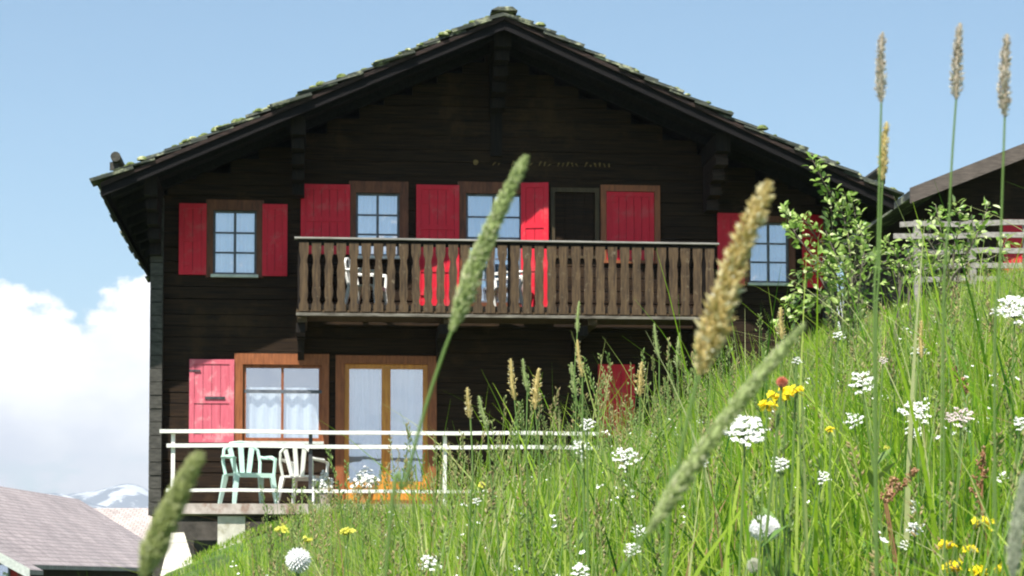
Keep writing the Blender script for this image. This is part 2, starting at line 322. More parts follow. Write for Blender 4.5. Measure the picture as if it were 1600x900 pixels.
m, nt, b = bsdf_mat('alpine_rock_and_snow'); M['mountain'] = m
tcm = N(nt, 'ShaderNodeTexCoord'); nm = N(nt, 'ShaderNodeTexNoise'); nm.inputs['Scale'].default_value = 0.006; nm.inputs['Detail'].default_value = 9; nm.inputs['Roughness'].default_value = 0.65
nt.links.new(tcm.outputs['Object'], nm.inputs['Vector']); sp = N(nt, 'ShaderNodeSeparateXYZ'); nt.links.new(tcm.outputs['Object'], sp.inputs[0])
hh = math_node(nt, 'ADD', math_node(nt, 'MULTIPLY', sp.outputs['Z'], 0.0016), math_node(nt, 'MULTIPLY', math_node(nt, 'SUBTRACT', nm.outputs[0], 0.5), 5.0))
fs = math_node(nt, 'MULTIPLY', math_node(nt, 'SUBTRACT', hh, 0.75), 5, clamp=True)
mx = N(nt, 'ShaderNodeMix', data_type='RGBA'); nt.links.new(fs, mx.inputs[0]); mx.inputs[6].default_value = (0.10, 0.13, 0.17, 1); mx.inputs[7].default_value = (0.75, 0.78, 0.82, 1)
nt.links.new(mx.outputs[2], b.inputs['Base Color']); b.inputs['Roughness'].default_value = 0.9
def ridge(name, dist, base, x0, x1, hfun, depth, n=420, rows=44):
    mb = MB(); xs = np.linspace(x0, x1, n)
    r_ = np.random.default_rng(int(dist)); ph = r_.uniform(0, 6.28, 12)
    for j in range(rows):
        t = j / (rows - 1)
        for x in xs:
            up = math.sin(t * math.pi) ** 0.9
            k = sum(math.sin(x / dist * (14 + 17 * q) + ph[q] + t * 6 * math.sin(ph[q] * 3 + x / dist * 9)) / (q + 1.5) for q in range(12)) * 0.10
            mb.v.append((x, dist + (t - 0.5) * 2 * depth + 120 * math.sin(x / 300 + ph[1]), base + (hfun(x) - base) * up * (1 + k * (0.35 + 0.65 * (1 - up)) + k * 0.35))); mb.r.append(.5)
    mb.f = [(j * n + i, j * n + i + 1, (j + 1) * n + i + 1, (j + 1) * n + i) for j in range(rows - 1) for i in range(n - 1)]
    return tag(mb.build(name, M['mountain'], smooth=False), kind='structure')
ridge('mountain', 9000, -420, -8000, 8000, lambda x: 300 + 40 * math.sin(x / 900 + 3.4), 1500)
ridge('mountain', 11800, -420, -9000, 9000, lambda x: 400 + 60 * math.sin(x / 800 + 4.4), 1300)

# ------------------------------------------------------------------ the chalet
ch = empty('chalet', ORG, YAW)
tag(ch, 'dark log chalet with red shutters, carved balcony and stone slate roof', 'chalet')
YF = -1.5                                                 # gable overhang in front of the facade
AX, AZ = F(788, 8, YF)                                     # ridge top at the front edge
EXL, EZL = F(158, 268, YF)
SL = 0.442
HALF = AX - EXL
W = 2 * AX + 0.05                                          # the facade runs from X=0 to X=W
DEP = 10.0
def roof_top(x): return AZ - SL * abs(x - AX)
TH = 0.20                                                  # slates + boards, measured upright
def roof_under(x): return roof_top(x) - TH - 0.10

# window / door / shutter rectangles (photo pixel corners turned into facade metres)
def rect(px0, py0, px1, py1, Y=0.0):
    pm, qm = (px0 + px1) / 2, (py0 + py1) / 2
    return FX(px0, Y, qm), FZ(py1, pm, Y), FX(px1, Y, qm), FZ(py0, pm, Y)
openings = []
def opening(r, m_=0.03): openings.append((r[0] + m_, r[1] + m_, r[2] - m_, r[3] - m_))

def ring(mb, r, wl, wr, wt, wb, y0, y1):
    x0, z0, x1, z1 = r
    mb.box(x0, x0 + wl, y0, y1, z0, z1); mb.box(x1 - wr, x1, y0, y1, z0, z1)
    mb.box(x0 + wl, x1 - wr, y0 + .002, y1 - .002, z1 - wt, z1 - .001)
    if wb > 0: mb.box(x0 + wl, x1 - wr, y0 + .002, y1 - .002, z0 + .001, z0 + wb)
def curtain(x0, x1, z0, z1, y, mat, parent, name='curtain', folds=16, amp=0.018):
    mb = MB(); n = max(12, int((x1 - x0) * 60)); 
    for i in range(n + 1):
        x = x0 + (x1 - x0) * i / n; yy = y + amp * math.sin(x * folds * 2.2 + .5 * math.sin(x * 9)) + amp
        mb.v += [(x, yy, z0), (x, yy + .004, z1)]; mb.r += [.5, .5]
    for i in range(n): mb.f.append((2 * i, 2 * i + 2, 2 * i + 3, 2 * i + 1))
    return mb.build(name, mat, parent, smooth=True)
def window(outer, casing, cols, rows, wood, bar, cur='curtain', sillmat='sill', name='window', label=None, sash=0.035, curt=True, cx=1.0, cur_top=1.0, door=False):
    """outer: casing rectangle in metres; casing: widths left, right, top, bottom"""
    opening(outer); mb = MB(); wl, wr, wt, wb = casing
    ring(mb, outer, wl, wr, wt, wb, -0.045, 0.12)
    o = mb.build(name, M[wood], ch)
    if label: o['label'] = label
    x0, z0, x1, z1 = outer[0] + wl, outer[1] + wb, outer[2] - wr, outer[3] - wt
    s_ = MB(); ring(s_, (x0, z0, x1, z1), sash, sash, sash, sash, 0.02, 0.06)
    cw = (x1 - x0 - 2 * sash)
    for i in range(1, cols):
        xx = x0 + sash + cw * i / cols; bw = 0.02; s_.box(xx - bw, xx + bw, 0.024, 0.056, z0 + sash, z1 - sash)
    for j in range(1, rows):
        zz = z0 + sash + (z1 - z0 - 2 * sash) * j / rows
        for i in range(cols):
            a = x0 + sash + cw * i / cols + (0.02 if i else 0); b_ = x0 + sash + cw * (i + 1) / cols - (0.02 if i < cols - 1 else 0)
            s_.box(a, b_, 0.027, 0.053, zz - .014, zz + .014)
    s_.build('sash', M[bar], o)
    p = MB(); p.quadpts([(x0 + .01, .04, z0 + .01), (x1 - .01, .04, z0 + .01), (x1 - .01, .04, z1 - .01), (x0 + .01, .04, z1 - .01)]); p.build('pane', M['glass'], o)
    if curt: curtain(x0 + .01, x1 - .01, z0 + .01, z0 + (z1 - z0) * cur_top - .01, 0.10, M[cur], o)  # upper floor curtains are added to brighten the panes
    if sillmat:
        q = MB(); q.box(outer[0] + wl - .03, outer[2] - wr + .03, -0.12, -0.046, outer[1] + wb - .055, outer[1] + wb - .012); q.build('sill', M[sillmat], o)
    return o
def shutter(r, mat='red', y=-0.075, ang=0.0, hinge='l', label=None, panels=2, handle=False):
    """framed shutter lying on the wall; ang swings it out round its hinge side"""
    x0, z0, x1, z1 = r; w = x1 - x0; h = z1 - z0; mb = MB(); st = 0.075; t = 0.04
    mb.box(0, st, 0, t, 0, h); mb.box(w - st, w, 0, t, 0, h)
    zs = [0] + [h * i / panels for i in range(1, panels)] + [h]
    mb.box(st, w - st, .002, t - .002, .001, st); mb.box(st, w - st, .002, t - .002, h - st, h - .001)
    for zz in zs[1:-1]: mb.box(st, w - st, .002, t - .002, zz - st / 2, zz + st / 2)
    nb = max(2, int((w - 2 * st) / .11)); bw = (w - 2 * st) / nb
    for i in range(nb): mb.box(st + i * bw + .003, st + (i + 1) * bw - .003, .014, t - .008, st - .01, h - st + .01)
    if hinge == 'r': mb.v = [(a[0] - w, a[1], a[2]) for a in mb.v]
    o = mb.build('shutter', M[mat], ch)
    o.location = (x0 if hinge == 'l' else x1, y, z0); o.rotation_euler = (0, 0, ang)
    for zz in (h * .14, h * .86):
        hg = MB(); hg.box(*((0.0, .17) if hinge == 'l' else (-.17, 0.0)), -.008, -.001, zz - .014, zz + .014)
        hg.build('hinge', M['metal'] if handle else M[mat], o)
    if handle: hg = MB(); hg.box(w * .35, w * .8, -.014, -.001, h * .52, h * .55); hg.build('latch', M['metal'], o)
    if label: o['label'] = label
    return o

# upper floor
window(rect(322, 313, 412, 434), (.11, .11, .16, .05), 2, 3, 'brown', 'muntin')
shutter(rect(280, 319, 323, 430)); shutter(rect(410, 320, 449, 432), hinge='r')
window(rect(545, 284, 638, 404), (.11, .14, .18, .04), 2, 3, 'brown', 'muntin')
shutter(rect(470, 289, 547, 398))
shutter(rect(650, 290, 717, 489), panels=3)
window(rect(715, 285, 828, 489), (.13, .13, .18, .16), 2, 5, 'brown', 'muntin', name='balcony_door', sillmat=None, cur='curtain_reflection_blue')
shutter(rect(814, 286, 857, 488, -0.1), y=-.1, ang=-R(12), panels=3, label='red shutter swung half open beside the balcony door')
# unlit window with olive frame, its darkness built as dark boards, closed shutter in an orange brown frame
hr = rect(860, 294, 936, 404); opening(hr); mb = MB(); ring(mb, hr, .07, .07, .07, .04, -.045, .12); o = mb.build('unlit_window', M['olive'], ch); o['label'] = 'unlit window in an olive brown frame, its dark pane built as boards'
mb = MB()
for k in range(4):
    a = hr[0] + .073 + k * (hr[2] - hr[0] - .146) / 4; mb.box(a, a + (hr[2] - hr[0] - .146) / 4 - .006, .02, .05, hr[1] + .045, hr[3] - .075)
mb.build('dark_pane_boards', M['log'], o)
fr = rect(938, 290, 1031, 412); opening(fr, .05); mb = MB(); ring(mb, fr, .09, .09, .1, .05, -.05, .1); mb.build('window_frame', M['redbrown'], ch)
shutter((fr[0] + .095, fr[1] + .055, fr[2] - .095, fr[3] - .105), y=-.03, label='closed red shutter in a red brown frame', panels=1)
window(rect(1160, 338, 1242, 447), (.10, .10, .10, .05), 2, 3, 'brown', 'muntin', cur='curtain_reflection_blue')
shutter(rect(1120, 334, 1162, 446)); shutter(rect(1246, 338, 1288, 452), hinge='r', ang=R(25))
# ground floor
window(rect(366, 553, 514, 694), (.13, .11, .17, .05), 2, 1, 'redbrown', 'redbrown', sash=.05, cur_top=.72)
mbx = MB(); rr_ = rect(381, 610, 503, 614); mbx.box(rr_[0], rr_[2], .018, .058, rr_[1], rr_[3] + .01); mbx.build('transom_bar', M['muntin'], ch)
shutter(rect(296, 562, 366, 692), 'pink', ang=0.0, panels=2, label='faded pink shutter in a sunlit tone beside the terrace window', handle=True)
dr = rect(524, 556, 682, 790)
o = window((dr[0], .02, dr[2], dr[3]), (.14, .14, .13, .10), 2, 1, 'redbrown', 'orange', cur='curtain_reflection_blue', name='terrace_door', sash=.075, sillmat=None, label='honey coloured double glazed terrace door')
mbx = MB(); cxm = (dr[0] + dr[2]) / 2; mbx.box(cxm - .07, cxm + .07, .005, .019, .2, dr[3] - .2); mbx.box(dr[0] + .2, dr[2] - .2, .003, .018, .13, .42); mbx.build('door_leaf', M['orange'], o)
shutter(rect(934, 570, 991, 684)); 


# log walls: long squared logs with open joints, split round the openings
ZB = FZ(806, 245); LH = 0.205
def log_front(mb, z0, z1, ya, yb, x0=0.0, x1=None, zoff=0.0):
    x1 = W if x1 is None else x1
    row = 0; z = z0; rl_ = random.Random(5)
    while z < z1:
        LHr = LH * rl_.uniform(.82, 1.2); zt = min(z + LHr, z1); gp = rl_.uniform(.002, .007); zz0, zz1 = z + gp, zt - gp
        cuts = sorted({zz0, zz1} | {c for o_ in openings for c in (o_[1], o_[3]) if zz0 < c < zz1})
        dy = 0.014 * math.sin(row * 7.3)
        for a, b_ in zip(cuts[:-1], cuts[1:]):
            mid = (a + b_) / 2; segs = [(x0, x1)]
            # clip under the roof slope
            lim = AX - (AZ - (TH + .08) - b_ ) / SL; lim2 = AX + (AZ - (TH + .08) - b_) / SL
            segs = [(max(x0, lim), min(x1, lim2))]
            for o_ in openings:
                if o_[1] < mid < o_[3]:
                    ns = []
                    for s0, s1 in segs:
                        if o_[2] <= s0 or o_[0] >= s1: ns.append((s0, s1)); continue
                        if o_[0] > s0: ns.append((s0, o_[0]))
                        if o_[2] < s1: ns.append((o_[2], s1))
                    segs = ns
            for s0, s1 in segs:
                if s1 - s0 > .02: mb.box(s0, s1, ya + dy, yb, a, b_)
        z += LHr; row += 1
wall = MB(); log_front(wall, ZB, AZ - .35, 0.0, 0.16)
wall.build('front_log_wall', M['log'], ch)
# solid lining closing the joints between the logs, kept clear of the openings
for xs_ in (0.0, W - .16):
    side = MB(); z = ZB
    while z < roof_under(0):
        zt = min(z + LH, roof_under(0) + .05); side.box(xs_, xs_ + .16, .165, DEP, z + .006, zt - .006); z += LH
    side.build('side_log_wall', M['log'], ch)
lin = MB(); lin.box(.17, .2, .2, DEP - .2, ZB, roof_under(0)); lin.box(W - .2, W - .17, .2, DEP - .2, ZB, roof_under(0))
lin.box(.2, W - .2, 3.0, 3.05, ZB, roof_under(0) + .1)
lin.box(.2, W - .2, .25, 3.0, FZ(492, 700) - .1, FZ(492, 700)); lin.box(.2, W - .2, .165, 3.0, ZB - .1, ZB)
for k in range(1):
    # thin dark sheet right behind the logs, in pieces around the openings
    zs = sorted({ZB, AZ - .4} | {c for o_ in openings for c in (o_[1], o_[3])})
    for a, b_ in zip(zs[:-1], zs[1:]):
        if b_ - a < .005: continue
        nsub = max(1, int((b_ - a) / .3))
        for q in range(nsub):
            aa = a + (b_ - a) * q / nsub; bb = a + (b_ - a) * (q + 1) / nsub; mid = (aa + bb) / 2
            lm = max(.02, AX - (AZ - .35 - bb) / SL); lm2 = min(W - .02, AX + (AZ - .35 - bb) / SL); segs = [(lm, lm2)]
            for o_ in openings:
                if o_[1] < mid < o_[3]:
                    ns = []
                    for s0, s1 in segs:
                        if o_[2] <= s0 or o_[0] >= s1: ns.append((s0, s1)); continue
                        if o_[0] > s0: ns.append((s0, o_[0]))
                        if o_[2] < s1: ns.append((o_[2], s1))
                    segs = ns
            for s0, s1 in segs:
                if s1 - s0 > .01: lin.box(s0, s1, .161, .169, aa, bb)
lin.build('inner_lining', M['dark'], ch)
back = MB(); back.prism([(0, ZB), (W, ZB), (W, roof_under(W)), (AX, AZ - .3), (0, roof_under(0))], DEP, DEP + .2); back.build('back_wall', M['log'], ch)
# protruding crossed log ends at the corners and one inner cross wall
z = ZB; ends = MB(); ends2 = MB(); r_ = 0
XI = FX(465)
while z < roof_under(0) - .1:
    e = .20 + .012 * math.sin(r_ * 5.1)
    ends.box(0.0, .19, -e, -.016, z + .005, z + LH - .005); ends2.box(W - .19, W, -e, -.016, z + .005, z + LH - .005)
    z += LH; r_ += 1
ends.build('corner_log_ends', M['grey_wood'], ch); ends2.build('corner_log_ends', M['grey_wood'], ch)
fd = MB(); fd.box(.05, W - .05, .05, DEP, ZB - 3.2, ZB - .004); fd.build('foundation', M['stone'], ch)

# purlins reaching out under the gable, with stepped consoles
def purlin(x, hw, top, name='purlin'):
    mb = MB(); mb.box(x - hw, x + hw, YF + .25, 3.0, top - .28, top)
    p = mb.build(name, M['log_v'], ch); c = MB()
    for k, (len_, h_) in enumerate(((1.05, .18), (.8, .18), (.55, .18), (.3, .18))):
        zt = top - .285 - k * .19; c.box(x - hw * .85, x + hw * .85, -len_, -.018, zt - h_, zt)
        c.prism([(x - hw * .85, zt - h_), (x + hw * .85, zt - h_), (x + hw * .85, zt - .06), (x - hw * .85, zt - .06)], -len_ - .07, -len_)
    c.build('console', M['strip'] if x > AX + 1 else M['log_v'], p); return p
purlin(AX, .13, roof_under(AX) + .02, 'ridge_purlin')
for px in (466, 1118):
    x = FX(px, -.6, 240); purlin(x, .11, roof_under(x) - .03)
for x in (.08, W - .08): purlin(x, .1, roof_under(x) - .02, 'wall_plate')
# carved, ochre-filled ornament strokes on one gable log
orn = MB(); zo = FZ(260, 870)
for i in range(30):
    px = 742 + i * 7.2
    if 748 < px < 762 or random.random() < .3: continue
    x = FX(px); h_ = random.uniform(.03, .085); a = random.uniform(-.02, .02)
    orn.hexa([(x + a, -.019, zo), (x + a + .016, -.019, zo), (x + a + .016, -.012, zo), (x + a, -.012, zo), (x - a, -.019, zo + h_), (x - a + .03, -.019, zo + h_), (x - a + .03, -.012, zo + h_), (x - a, -.012, zo + h_)])
x = FX(743); orn.prism([(x + .045 * math.cos(t), zo + .04 + .045 * math.sin(t)) for t in np.linspace(0, 2 * math.pi, 9)[:-1]], -.02, -.012)
orn.build('carved_frieze', M['ochre'], ch)
post = MB(); post.box(AX - .09, AX + .09, -.05, -.014, FZ(245, 790), AZ - .9); post.build('gable_post', M['log_v'], ch)

# roof
rf = MB()
for s_ in (-1, 1):
    xe = AX + s_ * (HALF - .05); t0, t1 = TH + .055, TH
    pts = [(AX, AZ - t0), (xe, AZ - SL * abs(xe - AX) - t0), (xe, AZ - SL * abs(xe - AX) - t1), (AX, AZ - t1)]
    if s_ < 0: pts = pts[::-1]
    rf.prism(pts, YF + .06, DEP + .6)
roof = rf.build('roof', M['soffit'], ch)
rt = MB()                                                  # rafters
yy = YF + .3
while yy < DEP + .5:
    for s_ in (-1, 1):
        xa = AX + s_ * .02; xe = AX + s_ * (HALF - .12); t0, t1 = TH + .19, TH + .058
        pts = [(xa, AZ - SL * abs(xa - AX) - t0), (xe, AZ - SL * abs(xe - AX) - t0), (xe, AZ - SL * abs(xe - AX) - t1), (xa, AZ - SL * abs(xa - AX) - t1)]
        if s_ < 0: pts = pts[::-1]
        rt.prism(pts, yy, yy + .12)
    yy += .85
rt.build('rafters', M['soffit'], roof)
for s_ in (-1, 1):
    bb = MB(); xa = AX + s_ * .003; xe = AX + s_ * (HALF + .0); t0, t1 = TH + .17, TH - .01
    pts = [(xa, AZ - SL * abs(xa - AX) - t0), (xe, AZ - SL * abs(xe - AX) - t0), (xe, AZ - SL * abs(xe - AX) - t1), (xa, AZ - SL * abs(xa - AX) - t1)]
    if s_ < 0: pts = pts[::-1]
    bb.prism(pts, YF, YF + .055)
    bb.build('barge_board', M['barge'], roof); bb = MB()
    t0, t1 = TH + .03, TH - .03                            # added strip, its paler colour standing for the sunlit barge edge
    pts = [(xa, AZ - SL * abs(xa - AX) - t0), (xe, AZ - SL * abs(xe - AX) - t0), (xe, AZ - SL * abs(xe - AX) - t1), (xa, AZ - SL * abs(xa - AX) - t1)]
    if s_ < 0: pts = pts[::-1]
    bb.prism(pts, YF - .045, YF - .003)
    bb.build('sunlit_edge_strip', M['strip'], roof)
    eb = MB(); x_ = AX + s_ * (HALF - .045); ze = AZ - SL * (HALF - .045) - TH
    eb.box(min(x_, x_ + s_ * .05), max(x_, x_ + s_ * .05), YF + .06, DEP + .6, ze - .16, ze - .002); eb.build('eave_board', M['soffit'], roof)
# stone slates in overlapping courses
sl = MB(); ct, st_ = 1 / math.hypot(1, SL), SL / math.hypot(1, SL); rowlen = .42; total = HALF * math.hypot(1, SL) + .12
for s_ in (-1, 1):
    nrow = int(total / rowlen)
    for i in range(nrow + 1):
        d1 = min(total + random.uniform(-.03, .03), (i + 1) * rowlen); d0 = d1 - rowlen - .22
        y = YF - random.uniform(.03, .1)
        while y < DEP + .6:
            w_ = random.uniform(.3, .62); th = random.uniform(.03, .055); j0 = random.uniform(-.05, .03); lift = random.uniform(0, .02)
            a0 = max(d0, -.02); a1 = d1 + j0
            def P(d, h): return (AX + s_ * (d * ct + h * st_), AZ - TH - d * st_ + h * ct)
            pA = P(a0, .012 + lift); pB = P(a1, .075 + lift); pC = P(a1, .075 + lift + th); pD = P(a0, .012 + lift + th * .9)
            ya, yb = y, min(y + w_ - .012, DEP + .7)
            n = len(sl.v)
            for yv in (ya, yb):
                sl.v += [(pA[0], yv, pA[1]), (pB[0], yv + random.uniform(-.02, .02), pB[1]), (pC[0], yv + random.uniform(-.02, .02), pC[1]), (pD[0], yv, pD[1])]; sl.r += [.5] * 4
            for f in ((0, 1, 2, 3), (7, 6, 5, 4), (0, 4, 5, 1), (1, 5, 6, 2), (2, 6, 7, 3), (3, 7, 4, 0)): sl.f.append(tuple(n + k for k in f))
            y += w_
sl.build('stone_slates', M['slate'], roof)
ms = MB()                                                  # moss and lichen cushions along the edges
for i in range(420):
    s_ = random.choice((-1, -1, 1)); d = random.random() ** .8 * total
    if i % 3 == 0: d = random.choice((.05, .9, 2.1, 2.9, 4.1, 5.2, 6.2)) * random.uniform(.95, 1.06)
    if d > total - .05: continue
    y = YF + abs(random.gauss(0, .35)) - .02 if i % 2 else random.uniform(YF, 4)
    h = .12 + random.uniform(-.005, .02); x = AX + s_ * (d * ct + h * st_); z = AZ - TH - d * st_ + h * ct
    a = random.uniform(.03, .1); k = random.uniform(.4, .7)
    ms.lathe((x, y, z - .02), [(a, 0), (a * .95, a * k * .5), (a * .6, a * k * .95), (a * .1, a * k * 1.15)], 7)
ms.build('moss', M['moss'], roof)['kind'] = 'stuff'
for s_ in (-1, 1):                                         # snow guard poles lying along the eaves
    d = HALF - .22; x = AX + s_ * d; z = AZ - SL * d + .11
    sg = MB(); sg.tube([(x, YF - .12, z), (x, YF + 3, z + .01), (x, DEP, z)], [.075, .07, .07], 10); 
    for y in (YF + .05, YF + 2.5, YF + 5, YF + 8): sg.box(x - .03 if s_ > 0 else x - .10, x + .1 if s_ > 0 else x + .03, y, y + .05, z - .17, z - .05)
    sg.build('snow_guard_pole', M['grey_wood'], roof)
rc = MB(); 
for i in range(26):
    y = YF - .05 + i * .45; rc.hexa([(AX - .2, y, AZ - .09), (AX + .2, y, AZ - .09), (AX + .2, y + .42, AZ - .09), (AX - .2, y + .42, AZ - .09), (AX - .1, y + .03, AZ - .03), (AX + .12, y, AZ - .03), (AX + .1, y + .4, AZ - .03), (AX - .1, y + .4, AZ - .03)])
rc.build('ridge_stones', M['slate'], roof)

# balcony
YB = -1.2
bx0 = FX(465, YB, 430); bx1 = FX(1118, YB, 430); bz0 = FZ(491, 790, YB); bzt = FZ(378, 790, YB)
mb = MB(); nb = 9
for i in range(nb):
    y0 = YB + .02 + i * (abs(YB) - .04) / nb; mb.box(bx0 - .02, bx1 + .02, y0, y0 + (abs(YB) - .04) / nb - .012, bz0 + .0, bz0 + .045)
for x in (bx0, bx0 + 2.2, bx0 + 4.4, bx1 - .14): mb.box(x, x + .14, YB + .06, -.018, bz0 - .145, bz0 - .003)
balc = mb.build('balcony', M['balc'], ch)
mb = MB(); mb.box(bx0 - .05, bx1 + .05, YB - .055, YB + .10, bzt, bzt + .026); mb.build('handrail', M['rail_wood'], balc)
mb = MB(); mb.box(bx0, bx1, YB + .012, YB + .072, bzt - .085, bzt - .003); mb.box(bx0, bx1, YB + .012, YB + .06, bz0 + .05, bz0 + .12)
for x in (bx0, (bx0 + bx1) / 2, bx1 - .09): mb.box(x, x + .09, YB + .075, YB + .15, bz0 + .046, bzt - .003)
for x0_ in (bx0, bx1 - .05):                               # side returns
    mb.box(x0_, x0_ + .05, YB + .15, -.02, bzt - .085, bzt - .003)
    for k in range(5): mb.box(x0_ + .006, x0_ + .034, YB + .17 + k * .2, YB + .33 + k * .2, bz0 + .05, bzt - .09)
mb.build('rail_frame', M['log_v'], balc)
mb = MB(); mb.box(bx0 - .02, bx1 + .02, YB - .035, YB + .018, bz0 - .055, bz0 - .012); mb.build('edge_board', M['edge'], balc)
# carved boards: each board has a waisted outline so that a slit and two hearts open between neighbours
mb = MB(); nbd = 34; pitch = (bx1 - bx0) / nbd; H = bzt - bz0 - .06
prof = [(0, .5), (.10, .5), (.13, .40), (.17, .36), (.21, .43), (.28, .46), (.40, .40), (.52, .43), (.60, .46), (.70, .37), (.745, .35), (.79, .40), (.82, .46), (.86, .5), (.93, .5), (1, .5)]
for i in range(nbd):
    cx_ = bx0 + (i + .5) * pitch; full = pitch - .042; jx = random.uniform(-.004, .004); jy = random.uniform(0, .006)
    gapf = .8 if i > 16 else 1.25
    R_ = [(cx_ + jx + (full * .5 - (0.5 - w_) * full * gapf), bz0 + .01 + t * H) for t, w_ in prof]
    L_ = [(cx_ + jx - (full * .5 - (0.5 - w_) * full * gapf), bz0 + .01 + t * H) for t, w_ in reversed(prof)]
    mb.prism(R_ + L_, YB - .018 - jy, YB + .008 - jy)
mb.build('carved_rail_boards', M['balc'], balc)
for px in (470, 690, 905, 1090):
    x = FX(px, -.6, 510); b_ = MB()
    b_.prism([(x - .06, bz0 - .32), (x + .06, bz0 - .32), (x + .06, bz0 - .15), (x - .06, bz0 - .15)], -.55, -.018)
    b_.hexa([(x - .05, -.3, bz0 - .5), (x + .05, -.3, bz0 - .5), (x + .05, -.018, bz0 - .62), (x - .05, -.018, bz0 - .62), (x - .05, -.35, bz0 - .325), (x + .05, -.35, bz0 - .325), (x + .05, -.018, bz0 - .325), (x - .05, -.018, bz0 - .325)])
    b_.box(x - .07, x + .07, YB + .1, -.56, bz0 - .30, bz0 - .15)
    b_.build('bracket', M['log_v'], balc)

# terrace
YT = -1.55
tx0 = FX(262, YT, 790); tx1 = FX(1040, YT, 790)
mb = MB(); mb.box(tx0 + .15, tx1, YT + .05, -.22, -.13, 0.0); mb.box(tx0 + .12, tx1, YT, YT + .048, -.14, .012)
ter = mb.build('terrace', M['conc'], ch)
for px in (361, 700, 1000):
    x = FX(px, YT, 830); mb = MB(); mb.box(x - .2, x + .2, YT + .08, YT + .42, -2.2, -.172); mb.build('pillar', M['plaster'], ter)
zt = FZ(676, 590, YT - .03); zm = FZ(698, 590, YT - .03); zl = FZ(767, 500, YT - .03)
mb = MB(); rx0 = FX(250, YT, 676); rx1 = FX(935, YT, 676)
def zw(x): return .006 * math.sin(x * 1.3) - .004 * math.sin(x * 3.1)
def rail(x0, x1, z, hy, hz, y):
    n = 12
    for i in range(n):
        a = x0 + (x1 - x0) * i / n; b_ = x0 + (x1 - x0) * (i + 1) / n
        mb.hexa([(a, y - hy, z + zw(a) - hz), (b_, y - hy, z + zw(b_) - hz), (b_, y + hy, z + zw(b_) - hz), (a, y + hy, z + zw(a) - hz), (a, y - hy, z + zw(a) + hz), (b_, y - hy, z + zw(b_) + hz), (b_, y + hy, z + zw(b_) + hz), (a, y + hy, z + zw(a) + hz)])
for nm_, a_, z_, hy_, hz_ in (('handrail', rx0, zt, .05, .026), ('rail', rx0 + .1, zm, .022, .028), ('rail', rx0 + .1, zl, .022, .024)):
    mb = MB(); rail(a_, rx1, z_, hy_, hz_, YT - .03); mb.build(nm_, M['white'], ter)
for px, mt in ((270, 'white'), (485, 'metal'), (695, 'white'), (908, 'white')):
    x = FX(px, YT, 740); mb = MB(); mb.box(x - .028, x + .028, YT - .006, YT + .05, .013 if px == 270 else -.1, zt - .028); 
    o = mb.build('rail_post', M[mt], ter)
    if px == 485: o['label'] = 'dark railing post'
# short stair wall leading down from the corner of the terrace
sw = empty('stair_wall'); tag(sw, 'cream plastered stair wall running down beside the terrace corner', 'wall')
def slopebox(a, b_, w0, w1, t, mb):
    # a,b: top line points; w0,w1 half widths
    a = Vector(a); b_ = Vector(b_); s__ = Vector((1, 0, 0))
    mb.hexa([a - s__ * w0 - Vector((0, 0, t)), a + s__ * w0 - Vector((0, 0, t)), b_ + s__ * w1 - Vector((0, 0, t)), b_ - s__ * w1 - Vector((0, 0, t)), a - s__ * w0, a + s__ * w0, b_ + s__ * w1, b_ - s__ * w1])
pA = at(280, 912, 24.5); pB = at(277, 832, 31.0); mb = MB(); slopebox(pA - Vector((0, 0, .07)), pB - Vector((0, 0, .07)), .2, .08, 1.7, mb); mb.build('wall_body', M['plaster'], sw)
mb = MB(); slopebox(pA, pB, .24, .1, .068, mb); mb.build('coping', M['plaster'], sw)


# ------------------------------------------------------------------ plastic garden chairs
def to_world(x, y, z): return ORG + U * x + V * y + Vector((0, 0, z))
def make_chair(mat):
    r = empty('plastic_chair')
    mb = MB(); mb.prism([(-.23, .405), (.23, .405), (.245, .43), (-.245, .43)], -.22, .2); mb.box(-.245, .245, -.245, -.22, .37, .43); mb.build('seat', mat, r)
    mb = MB()
    def arc(t, w, h0, h1): return None
    # fan back: rounded hoop with splats
    hoop = [Vector((-.23, .2, .42)), Vector((-.25, .24, .6)), Vector((-.23, .27, .76)), Vector((-.13, .29, .85)), Vector((0, .295, .87)), Vector((.13, .29, .85)), Vector((.23, .27, .76)), Vector((.25, .24, .6)), Vector((.23, .2, .42))]
    mb.tube(hoop, .022, 6)
    for k in range(3):
        u = (k - 1); mb.hexa([(u * .08 - .03, .2, .42), (u * .08 + .03, .2, .42), (u * .08 + .03, .215, .42), (u * .08 - .03, .215, .42), (u * .15 - .035, .275, .84 - .04 * u * u), (u * .15 + .035, .275, .84 - .04 * u * u), (u * .15 + .035, .29, .84 - .04 * u * u), (u * .15 - .035, .29, .84 - .04 * u * u)])
    mb.build('backrest', mat, r)
    for s_ in (-1, 1):
        mb = MB(); mb.tube([(s_ * .27, -.24, .62), (s_ * .29, -.05, .65), (s_ * .27, .2, .66), (s_ * .245, .255, .67)], [.026, .03, .026, .02], 6)
        mb.tube([(s_ * .275, -.235, .62), (s_ * .262, -.225, .42)], .022, 6); mb.build('armrest', mat, r)
        for yy0, yy1 in ((-.22, -.27), (.18, .27)):
            mb = MB(); x0, x1 = s_ * .235, s_ * .285
            mb.hexa([(x1 - .02, yy1 - .02, 0), (x1 + .02, yy1 - .02, 0), (x1 + .02, yy1 + .02, 0), (x1 - .02, yy1 + .02, 0), (x0 - .032, yy0 - .03, .42), (x0 + .032, yy0 - .03, .42), (x0 + .032, yy0 + .03, .42), (x0 - .032, yy0 + .03, .42)])
            mb.build('leg', mat, r)
    return r
c1 = make_chair(M['mint']); c1.location = to_world(FX(388, -.9, 740), -.95, 0); c1.rotation_euler = (0, 0, YAW + R(24)); c1.scale = (1.2, 1.1, 1.12)
